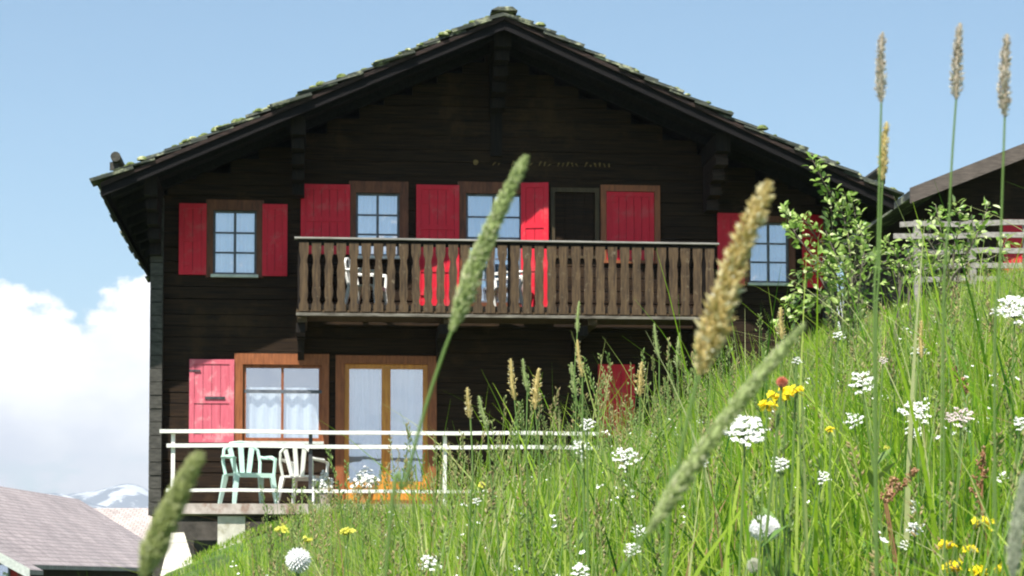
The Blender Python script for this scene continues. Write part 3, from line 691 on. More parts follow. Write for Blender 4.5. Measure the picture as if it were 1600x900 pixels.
tag(c1, 'mint green plastic garden chair at the left end of the terrace', 'chair', 'plastic chairs on the terrace')
c3 = make_chair(M['wplastic']); c3.location = to_world(FX(474, -.9, 740), -.95, 0); c3.rotation_euler = (0, 0, YAW + R(155)); c3.scale = (1.05, 1.05, 1.05)
tag(c3, 'white plastic garden chair in front of the terrace window', 'chair', 'plastic chairs on the terrace')
c4 = copy_tree(c3); c4.location = to_world(FX(572, -.6, 450), -.6, bz0 + .046); c4.rotation_euler = (0, 0, YAW + R(70)); c4.scale = (1, 1, 1)
tag(c4, 'white plastic chair standing on the balcony behind the carved boards', 'chair')
c5 = copy_tree(c3); c5.location = to_world(FX(795, -.5, 450), -.5, bz0 + .046); c5.rotation_euler = (0, 0, YAW - R(100)); c5.scale = (1, 1, 1)
tag(c5, 'white plastic chair on the balcony in front of its glazed door', 'chair')

# potted flowers on the terrace
def flower5(mb, c, up, rad, r):
    up = Vector(up).normalized(); a = up.cross(Vector((.3, .9, .1))).normalized(); b_ = up.cross(a); n = len(mb.v); c = Vector(c)
    ph = random.uniform(0, 6)
    for k in range(5):
        th = ph + k * 2 * math.pi / 5; d = a * math.cos(th) + b_ * math.sin(th); e = up.cross(d)
        n = len(mb.v); mb.v += [tuple(c), tuple(c + d * rad * .6 + e * rad * .38 + up * rad * .12), tuple(c + d * rad + up * rad * .25), tuple(c + d * rad * .6 - e * rad * .38 + up * rad * .12)]; mb.r += [r] * 4; mb.f.append((n, n + 1, n + 2, n + 3))
def potted(px, py_base, Y, h, w, label, pot='terracotta'):
    x = FX(px, Y, 760); r = empty('flower_pot', to_world(x, Y, 0), YAW); tag(r, label, 'potted plant', 'potted flowers on the terrace')
    mb = MB(); mb.lathe((0, 0, 0), [(.1, 0), (.14, .2), (.16, .2), (.16, .25), (.135, .25), (.12, .22)], 16); mb.build('pot', M[pot], r)
    mb = MB()
    for i in range(150):
        a = random.uniform(0, 6.28); rr = w * random.random() ** .6; z = .22 + random.random() * h * (1 - .6 * rr / w)
        mb.leaf((rr * math.cos(a) * .7, rr * math.sin(a) * .7, z), (math.cos(a), math.sin(a), random.uniform(-.2, .8)), (0, 0, 1), .05, .018, random.random())
    mb.build('foliage', M['shrub'], r, rnd=True)
    mb = MB()
    for i in range(130):
        a = random.uniform(0, 6.28); rr = w * random.random() ** .6; z = .25 + random.random() * h * (1.05 - .6 * rr / w)
        flower5(mb, (rr * math.cos(a), rr * math.sin(a), z), (math.cos(a) * .5, math.sin(a) * .5 - .7, .7), random.uniform(.022, .036), random.random())
    mb.build('blossoms', M['petal_white'], r, rnd=True)
potted(570, 780, -1.25, .34, .24, 'bushy white flowering plant in a terracotta pot before the terrace door')
potted(506, 780, -1.25, .28, .13, 'small white flowering pot plant beside the white chair', 'conc')

# ------------------------------------------------------------------ neighbouring houses
def uv_plane(o, uvs):
    me = o.data; l = me.uv_layers.new(name='UVMap')
    for i, uv in enumerate(uvs): l.data[i].uv = uv
def roof_slab(mb, a, b_, c, d, t):
    """a,b ridge ends, c,d eave ends (under b, a); slab of thickness t downwards"""
    dn = Vector((0, 0, t)); a, b_, c, d = map(Vector, (a, b_, c, d))
    mb.hexa([a - dn, b_ - dn, c - dn, d - dn, a, b_, c, d])
def add_uv(o, scale=1.0):
    me = o.data; l = me.uv_layers.new(name='UVMap')
    for p in me.polygons:
        n = p.normal; e = Vector((-n.y, n.x, 0)); e = e.normalized() if e.length > .01 else Vector((1, 0, 0)); f = n.cross(e)
        for li in p.loop_indices:
            v = me.vertices[me.loops[li].vertex_index].co; l.data[li].uv = (v.dot(e) * scale, v.dot(f) * scale)
def gable_house(name, p0, dir_, length, half, zr, ze, zbase, mats, label, over=.5, back=None):
    """p0: ground point under the near end of the ridge, dir_: ridge direction; the thing's own frame has Y along the ridge"""
    root = empty(name, p0, math.atan2(-dir_[0], dir_[1])); tag(root, label, 'house')
    rm, wm, tm = mats; s = (zr - ze) / (half + over)
    mb = MB(); mb.prism([(-half, zbase), (half, zbase), (half, zr - s * half - .12), (0, zr - .14), (-half, zr - s * half - .12)], 0, length); mb.build('wall', M[wm], root)
    mb = MB()
    for q in (-1, 1):
        xe = q * (half + over)
        pts = [(0, zr - .14), (xe, ze - .14), (xe, ze), (0, zr)]
        if q < 0: pts = pts[::-1]
        mb.prism(pts, -over, length + over)
    o = mb.build('roof', M[rm], root); add_uv(o)
    for q in (-1, 1):
        xe = q * (half + over + .02); mb = MB(); pts = [(q * .002, zr - .26), (xe, ze - .26), (xe, ze + .03), (q * .002, zr + .03)]
        if q < 0: pts = pts[::-1]
        mb.prism(pts, -over - .05, -over - .004); mb.build('barge_board', M[tm], o)
    return root, s
# low house with the mauve roof, bottom left
hp = at(-60, 905, 66); far = at(128, 905, 92)
def ridge_house(name, A, B, half, over, drop, mats, label, zb=-6):
    d = Vector((B.x - A.x, B.y - A.y, 0)); L = d.length; d.normalize()
    return gable_house(name, (A.x, A.y, 0), d, L, half, A.z, A.z - drop, zb, mats, label, over)
A = at(-230, 722, 66); B = at(118, 785, 96); B.z = A.z
hA, sA = ridge_house('stone_house', A, B, 4.6, .6, 3.2, ('shingle', 'log', 'sill'), 'long low house with a mauve shingle roof below the meadow, bottom left')
for yy in (3, 8, 13):
    mb = MB(); mb.box(4.0, 4.05, yy, yy + .9, -1.2, .35); w_ = mb.build('window', M['sill'], hA)
    mb = MB(); mb.box(4.051, 4.06, yy + .08, yy + .82, -1.1, .25); mb.build('pane', M['glass'], w_)
A = at(60, 794, 112); B = at(420, 812, 112); B.z = A.z
hB, sB = ridge_house('village_house', A, B, 4.6, .5, 2.3, ('shingle2', 'plaster', 'sill'), 'house with a paler shingle roof behind the mauve roofed one, bottom left')
# small red gabled house at the very corner
pa = at(-48, 838, 60)
hC, sC = gable_house('red_cabin', (pa.x, pa.y, 0), Vector((-.15, 1, 0)).normalized(), 5, 1.35, pa.z, pa.z - .95, -5, ('shingle', 'redwall', 'sill'), 'small red boarded cabin with cream barge boards in the bottom left corner', .35)
mb = MB(); mb.box(.55, 1.15, -.06, -.002, -.6, pa.z - .75); w_ = mb.build('window', M['muntin'], hC)
mb = MB(); mb.box(.61, 1.09, -.07, -.061, -.5, pa.z - .81); mb.build('pane', M['glass'], w_)

# dark chalet on the right
NR = at(1418, 296, 39.0); s2 = .40; half2 = 5.2; over2 = .9
dirn = Vector((-.06, 1, 0)).normalized(); cr = NR + Vector((half2 + over2, .3, 0))
zrr = NR.z + s2 * (half2 + over2)
hD, sD = gable_house('neighbour_chalet', (cr.x, cr.y + 1.0, 0), dirn, 9, half2, zrr, NR.z, 3, ('slate', 'log', 'grey_barge'), 'dark wooden neighbouring chalet whose gable rises at the right edge', over2)
for ch_ in hD.children:
    if ch_.name.startswith('roof'):
        for q in ch_.children:
            q.scale = (1, 1, 1)
mb = MB()
zf = at(1590, 420, 39).z
for dx in (0.1, 1.6):
    mb = MB(); x = at(1578, 400, 39).x - cr.x + dx; mb.box(x, x + .55, -.07, -.02, zf, zf + 1.1); o = mb.build('shutter', M['red'], hD)
x = at(1578, 400, 39).x - cr.x + .68; mb = MB(); mb.box(x, x + .88, -.05, -.01, zf, zf + 1.1); w_ = mb.build('window', M['brown'], hD)
mb = MB(); mb.box(x + .07, x + .81, -.06, -.051, zf + .07, zf + 1.03); mb.build('pane', M['glass'], w_)
# small far roof ornament seen between the two gables
# plank fence in front of it
fn = empty('plank_fence', at(1396, 460, 27)); tag(fn, 'silvery plank fence with horizontal rails in front of the right chalet', 'fence')
f0 = fn.location.copy()
for k, (py, xa) in enumerate(((351, 1406), (370, 1396), (394, 1418), (417, 1424), (437, 1424))):
    a = at(xa, py, 27) - f0; b_ = at(1720, py - 5, 25.5) - f0; mb = MB()
    h = .033; n = 7
    for i in range(n):
        p = a.lerp(b_, i / n); q = a.lerp(b_, (i + 1) / n); e0 = .01 * math.sin(i * 2.1 + k); e1 = .01 * math.sin((i + 1) * 2.1 + k)
        mb.hexa([(p.x, p.y - .02, p.z - h + e0), (q.x, q.y - .02, q.z - h + e1), (q.x, q.y + .02, q.z - h + e1), (p.x, p.y + .02, p.z - h + e0), (p.x, p.y - .02, p.z + h + e0), (q.x, q.y - .02, q.z + h + e1), (q.x, q.y + .02, q.z + h + e1), (p.x, p.y + .02, p.z + h + e0)])
    mb.build('rail', M['rail_wood'], fn)
for px in (1434, 1520, 1606, 1690):
    a = at(px, 346, 27 - (px - 1400) / 320 * 1.5) - f0; mb = MB(); mb.box(a.x - .045, a.x + .045, a.y + .022, a.y + .11, a.z - 1.5, a.z + .02); mb.build('post', M['rail_wood'], fn)

# ------------------------------------------------------------------ leafy saplings
def catmull(pts, n=6):
    pts = [Vector(p) for p in pts]; out = []
    P_ = [pts[0] * 2 - pts[1]] + pts + [pts[-1] * 2 - pts[-2]]
    for i in range(1, len(P_) - 2):
        for k in range(n):
            t = k / n; a, b_, c, d = P_[i - 1], P_[i], P_[i + 1], P_[i + 2]
            out.append(.5 * ((2 * b_) + (c - a) * t + (2 * a - 5 * b_ + 4 * c - d) * t * t + (3 * b_ - a - 3 * c + d) * t ** 3))
    out.append(pts[-1]); return out
def sapling(d, root_px, branches, label, leafL=.075, density=42, name='apple_sapling', grp=None):
    g0 = at(root_px, 480, d); gz = float(ground_z(g0.x, g0.y)); root = Vector((g0.x, g0.y, gz))
    o = empty(name, root); tag(o, label, 'shrub', grp); wood = MB(); lv = MB()
    for bi, br in enumerate(branches):
        pts = [root - root] + [at(px, py, d + dd) - root for px, py, dd in br]
        pts[0] = Vector((random.uniform(-.12, .12), random.uniform(-.1, .1), 0))
        c = catmull(pts, 7); n = len(c)
        wood.tube(c, [max(.003, .012 * (1 - i / n)) for i in range(n)], 5)
        Ltot = sum((c[i + 1] - c[i]).length for i in range(n - 1)); cnt = int(Ltot * density)
        for k in range(cnt):
            t = (k + random.random()) / cnt
            if t < .12: continue
            f = t * (n - 1); i = min(int(f), n - 2); p = c[i].lerp(c[i + 1], f - i)
            dv = Vector((random.gauss(0, 1), random.gauss(0, 1), random.gauss(.25, .7))).normalized()
            ext = random.random() * .13 * (1.25 - t) + .01
            q = p + dv * ext
            if ext > .06: wood.tube([p, q], [.004, .002], 3)
            nr = Vector((random.gauss(0, .7), random.gauss(-.4, .6), 1)).normalized()
            ax = (dv + Vector((0, 0, -.25)) + (c[i + 1] - c[i]).normalized() * .6)
            lv.leaf(q, ax, nr, leafL * random.uniform(.65, 1.25), leafL * random.uniform(.26, .36), random.betavariate(2.2, 1.6), .2)
    wood.build('branches', M['bark'], o); lv.build('foliage', M['shrub'], o, rnd=True); return o
sapling(19, 1335, [[(1330, 420, 0), (1318, 340, .1), (1290, 290, 0), (1268, 247, 0)], [(1335, 430, .1), (1338, 380, 0), (1335, 330, .2), (1318, 298, 0)],
    [(1310, 440, -.2), (1270, 400, -.2), (1240, 360, -.1), (1224, 322, 0)], [(1300, 420, .3), (1275, 370, .2), (1255, 345, .2), (1232, 352, .2)], [(1345, 430, -.3), (1350, 390, -.2), (1342, 350, -.1)],
    [(1285, 440, 0), (1262, 425, 0), (1250, 440, .1), (1236, 462, 0)], [(1330, 450, 0), (1305, 400, .3), (1300, 350, .3), (1298, 315, .3)], [(1300, 470, -.3), (1270, 480, -.2), (1240, 500, 0)],
    [(1350, 455, .2), (1372, 410, .2), (1385, 380, .2)], [(1320, 450, .2), (1292, 430, .1), (1276, 390, 0)], [(1325, 450, -.2), (1310, 410, -.3), (1290, 360, -.2)], [(1290, 470, .3), (1240, 470, .3), (1215, 510, .2)]],
    'leafy light green sapling reaching up beside the right upper window', density=56)
sapling(16, 1480, [[(1478, 400, 0), (1470, 360, 0), (1462, 320, .1)], [(1490, 400, 0), (1500, 350, .1), (1490, 318, 0)], [(1500, 420, .1), (1530, 360, .1), (1546, 315, .2)], [(1470, 420, 0), (1440, 390, 0), (1418, 370, 0)],
    [(1500, 420, 0), (1520, 380, 0), (1518, 335, 0)], [(1475, 430, .2), (1450, 370, .2), (1466, 335, .2)], [(1490, 430, -.2), (1555, 400, -.2), (1575, 370, 0)], [(1480, 430, 0), (1430, 420, 0), (1400, 420, 0)]],
    'low leafy bush in front of the plank fence', leafL=.065, density=50, name='leafy_bush')
sapling(14, 1410, [[(1405, 430, 0), (1400, 400, 0), (1385, 372, 0)], [(1410, 430, 0), (1425, 400, 0), (1440, 385, 0)], [(1400, 440, 0), (1380, 420, 0), (1360, 405, 0)], [(1420, 440, 0), (1450, 430, 0), (1460, 400, 0)]],
    'small pale leafed bush between the sapling and the fence', leafL=.055, density=40, name='leafy_bush')

# ------------------------------------------------------------------ meadow (uncountable): blades built in one go
def blades(name, xs, ys, hs, ws, lean, seg, mat, rndv, azi=None, kind_cols=None):
    n = len(xs); zs = ground_z(xs, ys) - .01
    az = rng.uniform(0, 2 * np.pi, n) if azi is None else azi
    face = rng.uniform(0, np.pi, n)
    t = np.linspace(0, 1, seg + 1)
    V_ = np.zeros((n, (seg + 1) * 2, 3), 'f')
    for i, tt in enumerate(t):
        off = lean * hs * tt ** 2; up = hs * (tt - .25 * np.clip(lean, 0, 1) * tt ** 3)
        cx = xs + np.cos(az) * off; cy = ys + np.sin(az) * off; cz = zs + up
        w = ws * (1 - tt ** 1.6) * .5 * (0.6 + 0.4 * min(1, tt * 4 + .3)) + .0002
        V_[:, 2 * i, 0] = cx - np.cos(face) * w; V_[:, 2 * i, 1] = cy - np.sin(face) * w; V_[:, 2 * i, 2] = cz
        V_[:, 2 * i + 1, 0] = cx + np.cos(face) * w; V_[:, 2 * i + 1, 1] = cy + np.sin(face) * w; V_[:, 2 * i + 1, 2] = cz
    k = (seg + 1) * 2; base = (np.arange(n) * k)[:, None, None]
    q = np.array([[2 * i, 2 * i + 1, 2 * i + 3, 2 * i + 2] for i in range(seg)])[None]
    Fq = (base + q).reshape(-1)
    me = bpy.data.meshes.new(name); me.vertices.add(n * k); me.vertices.foreach_set('co', V_.reshape(-1))
    nf = n * seg; me.loops.add(nf * 4); me.loops.foreach_set('vertex_index', Fq.astype('i')); me.polygons.add(nf)
    me.polygons.foreach_set('loop_start', np.arange(nf, dtype='i') * 4); me.polygons.foreach_set('loop_total', np.full(nf, 4, 'i'))
    me.polygons.foreach_set('use_smooth', np.ones(nf, bool))
    a = me.attributes.new('rnd', 'FLOAT', 'POINT'); a.data.foreach_set('value', np.repeat(rndv, k).astype('f'))
    me.materials.append(mat); me.update(calc_edges=True)
    o = bpy.data.objects.new(name, me); col.objects.link(o); return o
def scatter(n, d0, d1, pw=1.0, mx=.9):
    u = rng.random(n); d = (d0 ** pw + u * (d1 ** pw - d0 ** pw)) ** (1 / pw)
    x = rng.uniform(-1, 1, n) * (.262 * d + mx); return x, d
def clumpn(x, y, s, ph=0.0):
    return .5 + .25 * (np.sin(x * s + ph + 1.3 * np.sin(y * s * .7)) + np.sin(y * s * 1.3 + 2.1 * np.sin(x * s * .8 + ph)))
def keep_off(x, y):
    """blades stay off the terrace, house and stair wall"""
    lx = (x - ORG.x) * U.x + (y - ORG.y) * U.y; ly = (x - ORG.x) * V.x + (y - ORG.y) * V.y
    inside = (lx > -.3) & (lx < W + .2) & (ly > YT - .1)
    st = (lx < 1.0) & (ly > -9) & (ly <= YT)
    return ~(inside | st)
def hprof(d): return np.interp(d, [0.8, 1.5, 2.5, 4, 7, 12, 33], [.12, .26, .38, .46, .50, .44, .34])
# near and middle meadow
n = 84000; x, y = scatter(n, 1.3, 11, 1.6); kp = (x / y > -.15) | ((rng.random(n) < .25) & (y > 4.5)); x, y = x[kp], y[kp]; n = len(x); cl = clumpn(x, y, 3.1)
h = hprof(y) * rng.uniform(.45, 1.12, n) * (.72 + .5 * cl) * (1 - .2 * np.exp(-((x / y - .055) / .035) ** 2)); w = rng.uniform(.0022, .0068, n)
r_ = np.clip(rng.normal(.55, .23, n) + .45 * (clumpn(x, y, 5.3, 2.0) - .5), 0, 1)
grass = blades('meadow_grass', x, y, h, w, rng.gamma(1.6, .24, n), 5, M['grass'], r_)
tag(grass, 'tall dense meadow grass covering the bank', 'grass', kind='stuff')
n = 52000; x, y = scatter(n, 10, 34, 1.5, 1.5); kp = keep_off(x, y); x, y = x[kp], y[kp]; n = len(x); cl = clumpn(x, y, 1.3)
h = hprof(y) * rng.uniform(.45, 1.1, n) * (.75 + .4 * cl) * np.where(x / y > .15, .75, 1) * np.where((x < -2.6) & (y > 13), .22, 1); w = rng.uniform(.007, .015, n)
far_g = blades('meadow_grass', x, y, h, w, rng.gamma(2, .15, n), 4, M['grass'], np.clip(rng.normal(.58, .2, n), 0, .97))
tag(far_g, 'grass further up the slope towards the houses', 'grass', kind='stuff')
# long arching leaf blades standing above the rest
n = 1500; x, y = scatter(n, 2.4, 8.5, 1.6, .4); kp = x / y > -.05; x, y = x[kp], y[kp]; n = len(x)
tall = blades('tall_grass_blades', x, y, hprof(y) * rng.uniform(1.0, 1.5, n) * (.82 + .36 * clumpn(x, y, 6.0, 1.0)), rng.uniform(.005, .010, n), rng.gamma(2, .16, n), 8, M['grass'], np.clip(rng.normal(.55, .2, n), .1, .9))
tag(tall, 'long arching blades standing above the meadow', 'grass', kind='stuff')
# broader herb leaves low down
n = 16000; x, y = scatter(n, 1.4, 9, 1.5); kp = (x / y > -.13) | (y > 5); x, y = x[kp], y[kp]; n = len(x); h = hprof(y) * rng.uniform(.25, .7, n)
hb = blades('meadow_herbs', x, y, h, rng.uniform(.006, .016, n), rng.gamma(2.5, .25, n), 5, M['herb'], rng.random(n)); tag(hb, 'broad leaved herbs between the grass', 'herbs', kind='stuff')
# thin flowering stalks with small panicles, too many to count
def panicle_field(n, d0, d1, name, xmin_fn):
    mb = MB()
    for i in range(n):
        while True:
            d = (d0 ** 1.5 + random.random() * (d1 ** 1.5 - d0 ** 1.5)) ** (1 / 1.5); x = random.uniform(-1, 1) * (.262 * d + .5)
            if xmin_fn(x, d): break
        gz = float(ground_z(x, d)); hgt = float(hprof(d)) * (random.uniform(.85, 1.2) if x / d > .12 else random.uniform(.9, 1.36)); a = random.uniform(0, 6.28); ln = random.uniform(.02, .2)
        p0 = Vector((x, d, gz)); p1 = p0 + Vector((math.cos(a) * ln * .25 * hgt, math.sin(a) * ln * .25 * hgt, hgt * .55)); p2 = p0 + Vector((math.cos(a) * ln * hgt, math.sin(a) * ln * hgt, hgt))
        r = random.random(); mb.tube([p0, p1, p2], [.0012, .001, .0007], 3, r * .7, caps=False)
        dr_ = (p2 - p1).normalized(); L = random.uniform(.035, .08); kd = random.random()
        for k in range(16):
            t = k / 16; q = p2 - dr_ * L * (1 - t); o_ = Vector((random.gauss(0, 1), random.gauss(0, 1), 0)).normalized()
            sp_ = .006 if kd < .5 else .014 * (1 - t)
            mb.spindle(q + o_ * sp_ * .4, dr_ + o_ * (.4 if kd < .5 else .9), random.uniform(.007, .011), .0018, min(1, .45 + r * .5 + random.uniform(-.15, .15)))
    o = mb.build(name, M['stalk'], rnd=True); return o
pf = panicle_field(1700, 1.9, 12, 'flowering_grass_stalks', lambda x, d: x / d > -.12); tag(pf, 'thin flowering grass stalks standing above the meadow', 'grass', kind='stuff')

# sprinkle of tiny pale blossoms between the blades
mb = MB()
for i in range(600):
    d = (1.9 ** 1.4 + random.random() * (11 ** 1.4 - 1.9 ** 1.4)) ** (1 / 1.4); x = random.uniform(-1, 1) * (.262 * d + .5)
    p = Vector((x, d, float(ground_z(x, d)) + float(hprof(d)) * random.uniform(.5, .95)))
    for q in range(random.choice((1, 1, 2, 4))): flower5(mb, p + Vector((random.gauss(0, .01), random.gauss(0, .01), random.gauss(0, .008))), (random.gauss(0, .4), -.5, .8), random.uniform(.003, .006), random.random())
tag(mb.build('tiny_blossoms', M['petal_white'], rnd=True), 'tiny pale blossoms sprinkled through the meadow', 'flowers', kind='stuff')
# ------------------------------------------------------------------ single stalks, seed heads, flowers
def seed_head(tip, base, way, d, wpx, mat, label, root_dx=0.0, n=520, name='grass_seed_head', loose=0.0, dtip=0.0, grp='big seed heads close to the camera', spk=1.0, stemr=None):
    pt, pb = at(*tip, d + dtip), at(*base, d); rad = wpx / 2 / FPX * d
    wp = [at(px, py, d) for px, py in way]
    last = wp[-1] if wp else pb; gx_ = last.x + root_dx; gz = float(ground_z(gx_, d)); root = Vector((gx_, d, gz))
    o = empty(name, root); tag(o, label, 'grass stalk', grp)
    ax = (pt - pb); L = ax.length; ax.normalize(); s_ = ax.cross(Vector((0, 1, 0))).normalized(); b_ = ax.cross(s_)
    pts = [root - root] + [p - root for p in reversed(wp)] + [pb - root, pb + ax * L * .15 - root]
    c = catmull(pts, 6); sr = stemr or max(.0007, rad * .17); mb = MB(); mb.tube(c, [sr * 1.3 - sr * .5 * i / len(c) for i in range(len(c))], 6, .25)
    mb.build('stem', M['stalk'], o, smooth=True, rnd=True)
    mb = MB(); core = []; cr_ = []
    bend = s_ * L * .02
    def axis(t): return pb - root + ax * L * t + bend * math.sin(t * math.pi)
    def prof_(t): return rad * (min(1, (t + .04) * 5) ** .6) * (1 - .45 * t ** 2) * (min(1, (1.03 - t) * 9) ** .6)
    for i in range(13): core.append(axis(i / 12)); cr_.append(max(.0003, prof_(i / 12) * .58))
    mb.tube(core, cr_, 8, .3)
    n = int(n * 1.5)
    for k in range(n):
        t = (k + random.random()) / n; th = random.uniform(0, 6.2832); rr = prof_(t) * (1 + random.uniform(-.12, .14)) * (1 + loose * random.uniform(-.35, .6))
        o_ = s_ * math.cos(th) + b_ * math.sin(th); p = axis(t) + o_ * rr * .55
        mb.spindle(p, o_ * (.85 + loose) + ax * (1.0 - loose * .3), rr * random.uniform(.5, 1.05) * spk, rr * random.uniform(.09, .2) * spk, random.betavariate(2, 2))
    mb.build('seed_head', M[mat], o, rnd=True)
    return o
seed_head((823, 243), (706, 517), [(690, 560), (664, 640), (632, 760), (604, 880)], .95, 31, 'head_green', 'long pale green seed head leaning right in front of the balcony door', -.03, 900)
h2 = seed_head((1203, 283), (1093, 585), [(1078, 640), (1058, 740), (1040, 880)], .88, 36, 'head_tan', 'thick straw yellow flowering seed head in front of the right upper window', -.02, 620, loose=.5, spk=1.15)
seed_head((1258, 505), (1012, 832), [(990, 862), (962, 910), (930, 990), (900, 1150)], .82, 29, 'head_green', 'green seed head leaning steeply right across the meadow', -.05, 800)
seed_head((314, 707), (222, 900), [(212, 930), (202, 990), (190, 1120), (180, 1400)], .7, 40, 'head_olive', 'blurred thick olive seed head in front of the terrace left end', -.03, 800)
seed_head((1379, 50), (1377, 160), [(1375, 240), (1371, 400), (1366, 560)], 1.35, 17, 'head_mix', 'upright greyish seed head against the sky, leftmost of the three tall ones', 0, 260, loose=.3)
seed_head((1386, 190), (1379, 282), [(1377, 330), (1374, 420), (1369, 600)], 1.6, 15, 'head_tan', 'short tan seed head just below the leftmost tall one', 0, 240, loose=.3)
seed_head((1501, 36), (1494, 155), [(1488, 240), (1483, 340), (1474, 560)], 1.35, 19, 'head_mix', 'pinkish seed head against the sky, middle of the three tall ones', 0, 260, loose=.35)
seed_head((1574, 53), (1570, 183), [(1567, 270), (1562, 420), (1554, 600)], 1.3, 20, 'head_mix', 'whitish seed head against the sky, rightmost of the three tall ones', 0, 280, loose=.3)
seed_head((1604, 735), (1582, 905), [(1577, 950), (1570, 1060), (1562, 1300)], .85, 24, 'head_pale', 'pale seed head cut by the right edge low in the picture', 0, 500)
mids = [((730, 605), (735, 655), 10, 'in front of the dark wall, left of the shorter one'), ((748, 618), (762, 672), 10, 'drooping beside the taller one right of the terrace door'), ((798, 560), (804, 625), 11, 'in front of the dark ground floor wall, near the middle'), ((842, 575), (836, 640), 14, 'in front of the dark wall, straw coloured and thick'),
        ((893, 566), (900, 620), 12, 'in front of the dark wall, left of the red lower shutter'), ((902, 530), (910, 590), 9, 'highest one left of the red lower shutter'), ((817, 560), (824, 612), 8, 'right beside the middle one'), ((1003, 565), (1000, 620), 12, 'in front of the red lower shutter right edge'),
        ((1022, 505), (1030, 560), 8, 'just under the balcony right half'), ((1062, 520), (1058, 575), 9, 'left of the straw yellow seed head'), ((1440, 500), (1440, 560), 10, 'above the reddish sorrel'), ((1220, 480), (1222, 530), 10, 'in the bank below the right upper window'),
        ((1290, 600), (1283, 700), 8, 'long and thin above the dandelion clock'), ((905, 470), (902, 520), 7, 'thin, just under the balcony middle')]
for i, (t, b_, wpx, lb) in enumerate(mids):
    d = 2.7 + (i * .37) % 1.7
    seed_head(t, b_, [(b_[0] + random.uniform(-6, 10), b_[1] + 90), (b_[0] + random.uniform(-10, 20), b_[1] + 200)], d, wpx, random.choice(['head_green', 'head_tan', 'head_green']), 'slender grass seed head ' + lb, 0, 90, grp='slender seed heads above the bank', loose=.6, stemr=.0012)

def flower_root(px, py, d, name, label, cat, grp):
    p = at(px, py, d); gx_ = p.x + random.uniform(-.04, .04); gz = float(ground_z(gx_, d)); root = Vector((gx_, d, min(gz, p.z - .08)))
    o = empty(name, root); tag(o, label, cat, grp); return o, p - root
def flower_stem(o, top, r=.0014, leaves=3):
    mb = MB(); mb.tube(catmull([Vector((0, 0, 0)), Vector((top.x * .3, 0, top.z * .5)), top], 4), r, 5, .3)
    for k in range(leaves):
        t = random.uniform(.15, .7); a = random.uniform(0, 6.28); mb.leaf(Vector((top.x * t * .7, 0, top.z * t)), (math.cos(a), math.sin(a), .7), (0, 0, 1), .05, .007, random.random() * .5)
    mb.build('stem', M['stalk'], o, rnd=True)
def umbel(px, py, d, wpx, label, mat='petal_white', dens=1.0, flat=.35, tilt=(0, -.85, .55)):
    o, top = flower_root(px, py + wpx * .25, d, 'white_umbel', label, 'wildflower', 'white wildflowers in the meadow'); flower_stem(o, top)
    R0 = wpx / 2 / FPX * d; up = Vector(tilt).normalized(); a = up.cross(Vector((0, 1, 0))).normalized(); b_ = up.cross(a)
    ry = MB(); mb = MB(); nr = max(7, int(13 * dens))
    for k in range(nr):
        th = k * 2.39996; rr = R0 * math.sqrt((k + .5) / nr); c = top + (a * math.cos(th) + b_ * math.sin(th)) * rr * random.uniform(.85, 1.1) + up * (R0 * flat * (1 - (rr / R0) ** 2) + random.uniform(-.1, .1) * R0)
        ry.tube([top - up * R0 * .7, c], .0005, 3, .3)
        for q in range(15):
            e = Vector((random.gauss(0, 1), random.gauss(0, 1), random.gauss(0, .5))) * R0 * .13
            flower5(mb, c + e, up + Vector((random.gauss(0, .4), random.gauss(0, .4), 0)), R0 * random.uniform(.055, .1), random.random())
    ry.build('rays', M['stalk'], o, rnd=True); mb.build('blossom', M[mat], o, rnd=True); return o
W_ = [(1165, 660, 62, 'large white flower umbel beside the leaning green seed head', 1.9), (1346, 588, 42, 'white umbel near the bank top, left of the paired umbels', 1), (1430, 632, 46, 'wide white umbel, upper of the pair on the right bank', 1.2), (1334, 650, 30, 'small white umbel straight under the bank top one', 1),
      (1219, 719, 28, 'small white umbel between the big umbel and the dandelion clock', 1), (1285, 740, 26, 'small white umbel right above the dandelion clock', 1), (1427, 668, 26, 'white umbel just under the wide one on the right bank', 1), (1427, 784, 27, 'little white umbel under the reddish sorrel', 1),
      (1429, 820, 28, 'flat white umbel low on the right bank', 1), (1412, 847, 20, 'tiny white umbel lowest on the right bank', .8), (1586, 470, 56, 'big white umbel cut by the right edge near the fence', 1.9), (997, 824, 24, 'upper of two white flowers at the foot of the leaning seed head', 1),
      (987, 853, 26, 'lower of two white flowers at the foot of the leaning seed head', 1), (977, 706, 38, 'white flowers under the red lower shutter', 1), (917, 658, 24, 'white flower at the right end of the terrace railing', 1), (906, 692, 26, 'creamy white flower under the railing right end', 1),
      (906, 886, 30, 'white flower at the bottom edge, middle', 1), (672, 872, 34, 'loose white flower at the bottom edge, left of middle', .9), (1437, 543, 24, 'faint white flower high on the right bank', .8), (1595, 655, 26, 'white flower at the right edge, middle height', 1), (1556, 482, 20, 'small white flower left of the big edge umbel', .8),
      (1566, 740, 16, 'tiny white flower near the pink spike', .8), (1310, 520, 18, 'tiny white flower on the bank top under the sapling', .8), (1245, 560, 16, 'tiny white flower left on the bank top', .8), (745, 780, 14, 'tiny white flower below the right railing end', .7), (1100, 720, 16, 'tiny white flower right of the white pair', .7)]
for i, (px, py, wpx, lb, dn) in enumerate(W_): umbel(px, py, 2.2 + (i * .29) % 1.1, wpx, lb, dens=dn)
for i, (px, py, wpx, lb) in enumerate([(1503, 643, 36, 'pale pink umbel on the right bank'), (1485, 648, 20, 'small pink umbel left of the larger pink one'), (1380, 560, 14, 'tiny pink flower on the bank top')]): umbel(px, py, 2.4 + .2 * i, wpx, lb, 'petal_pink')
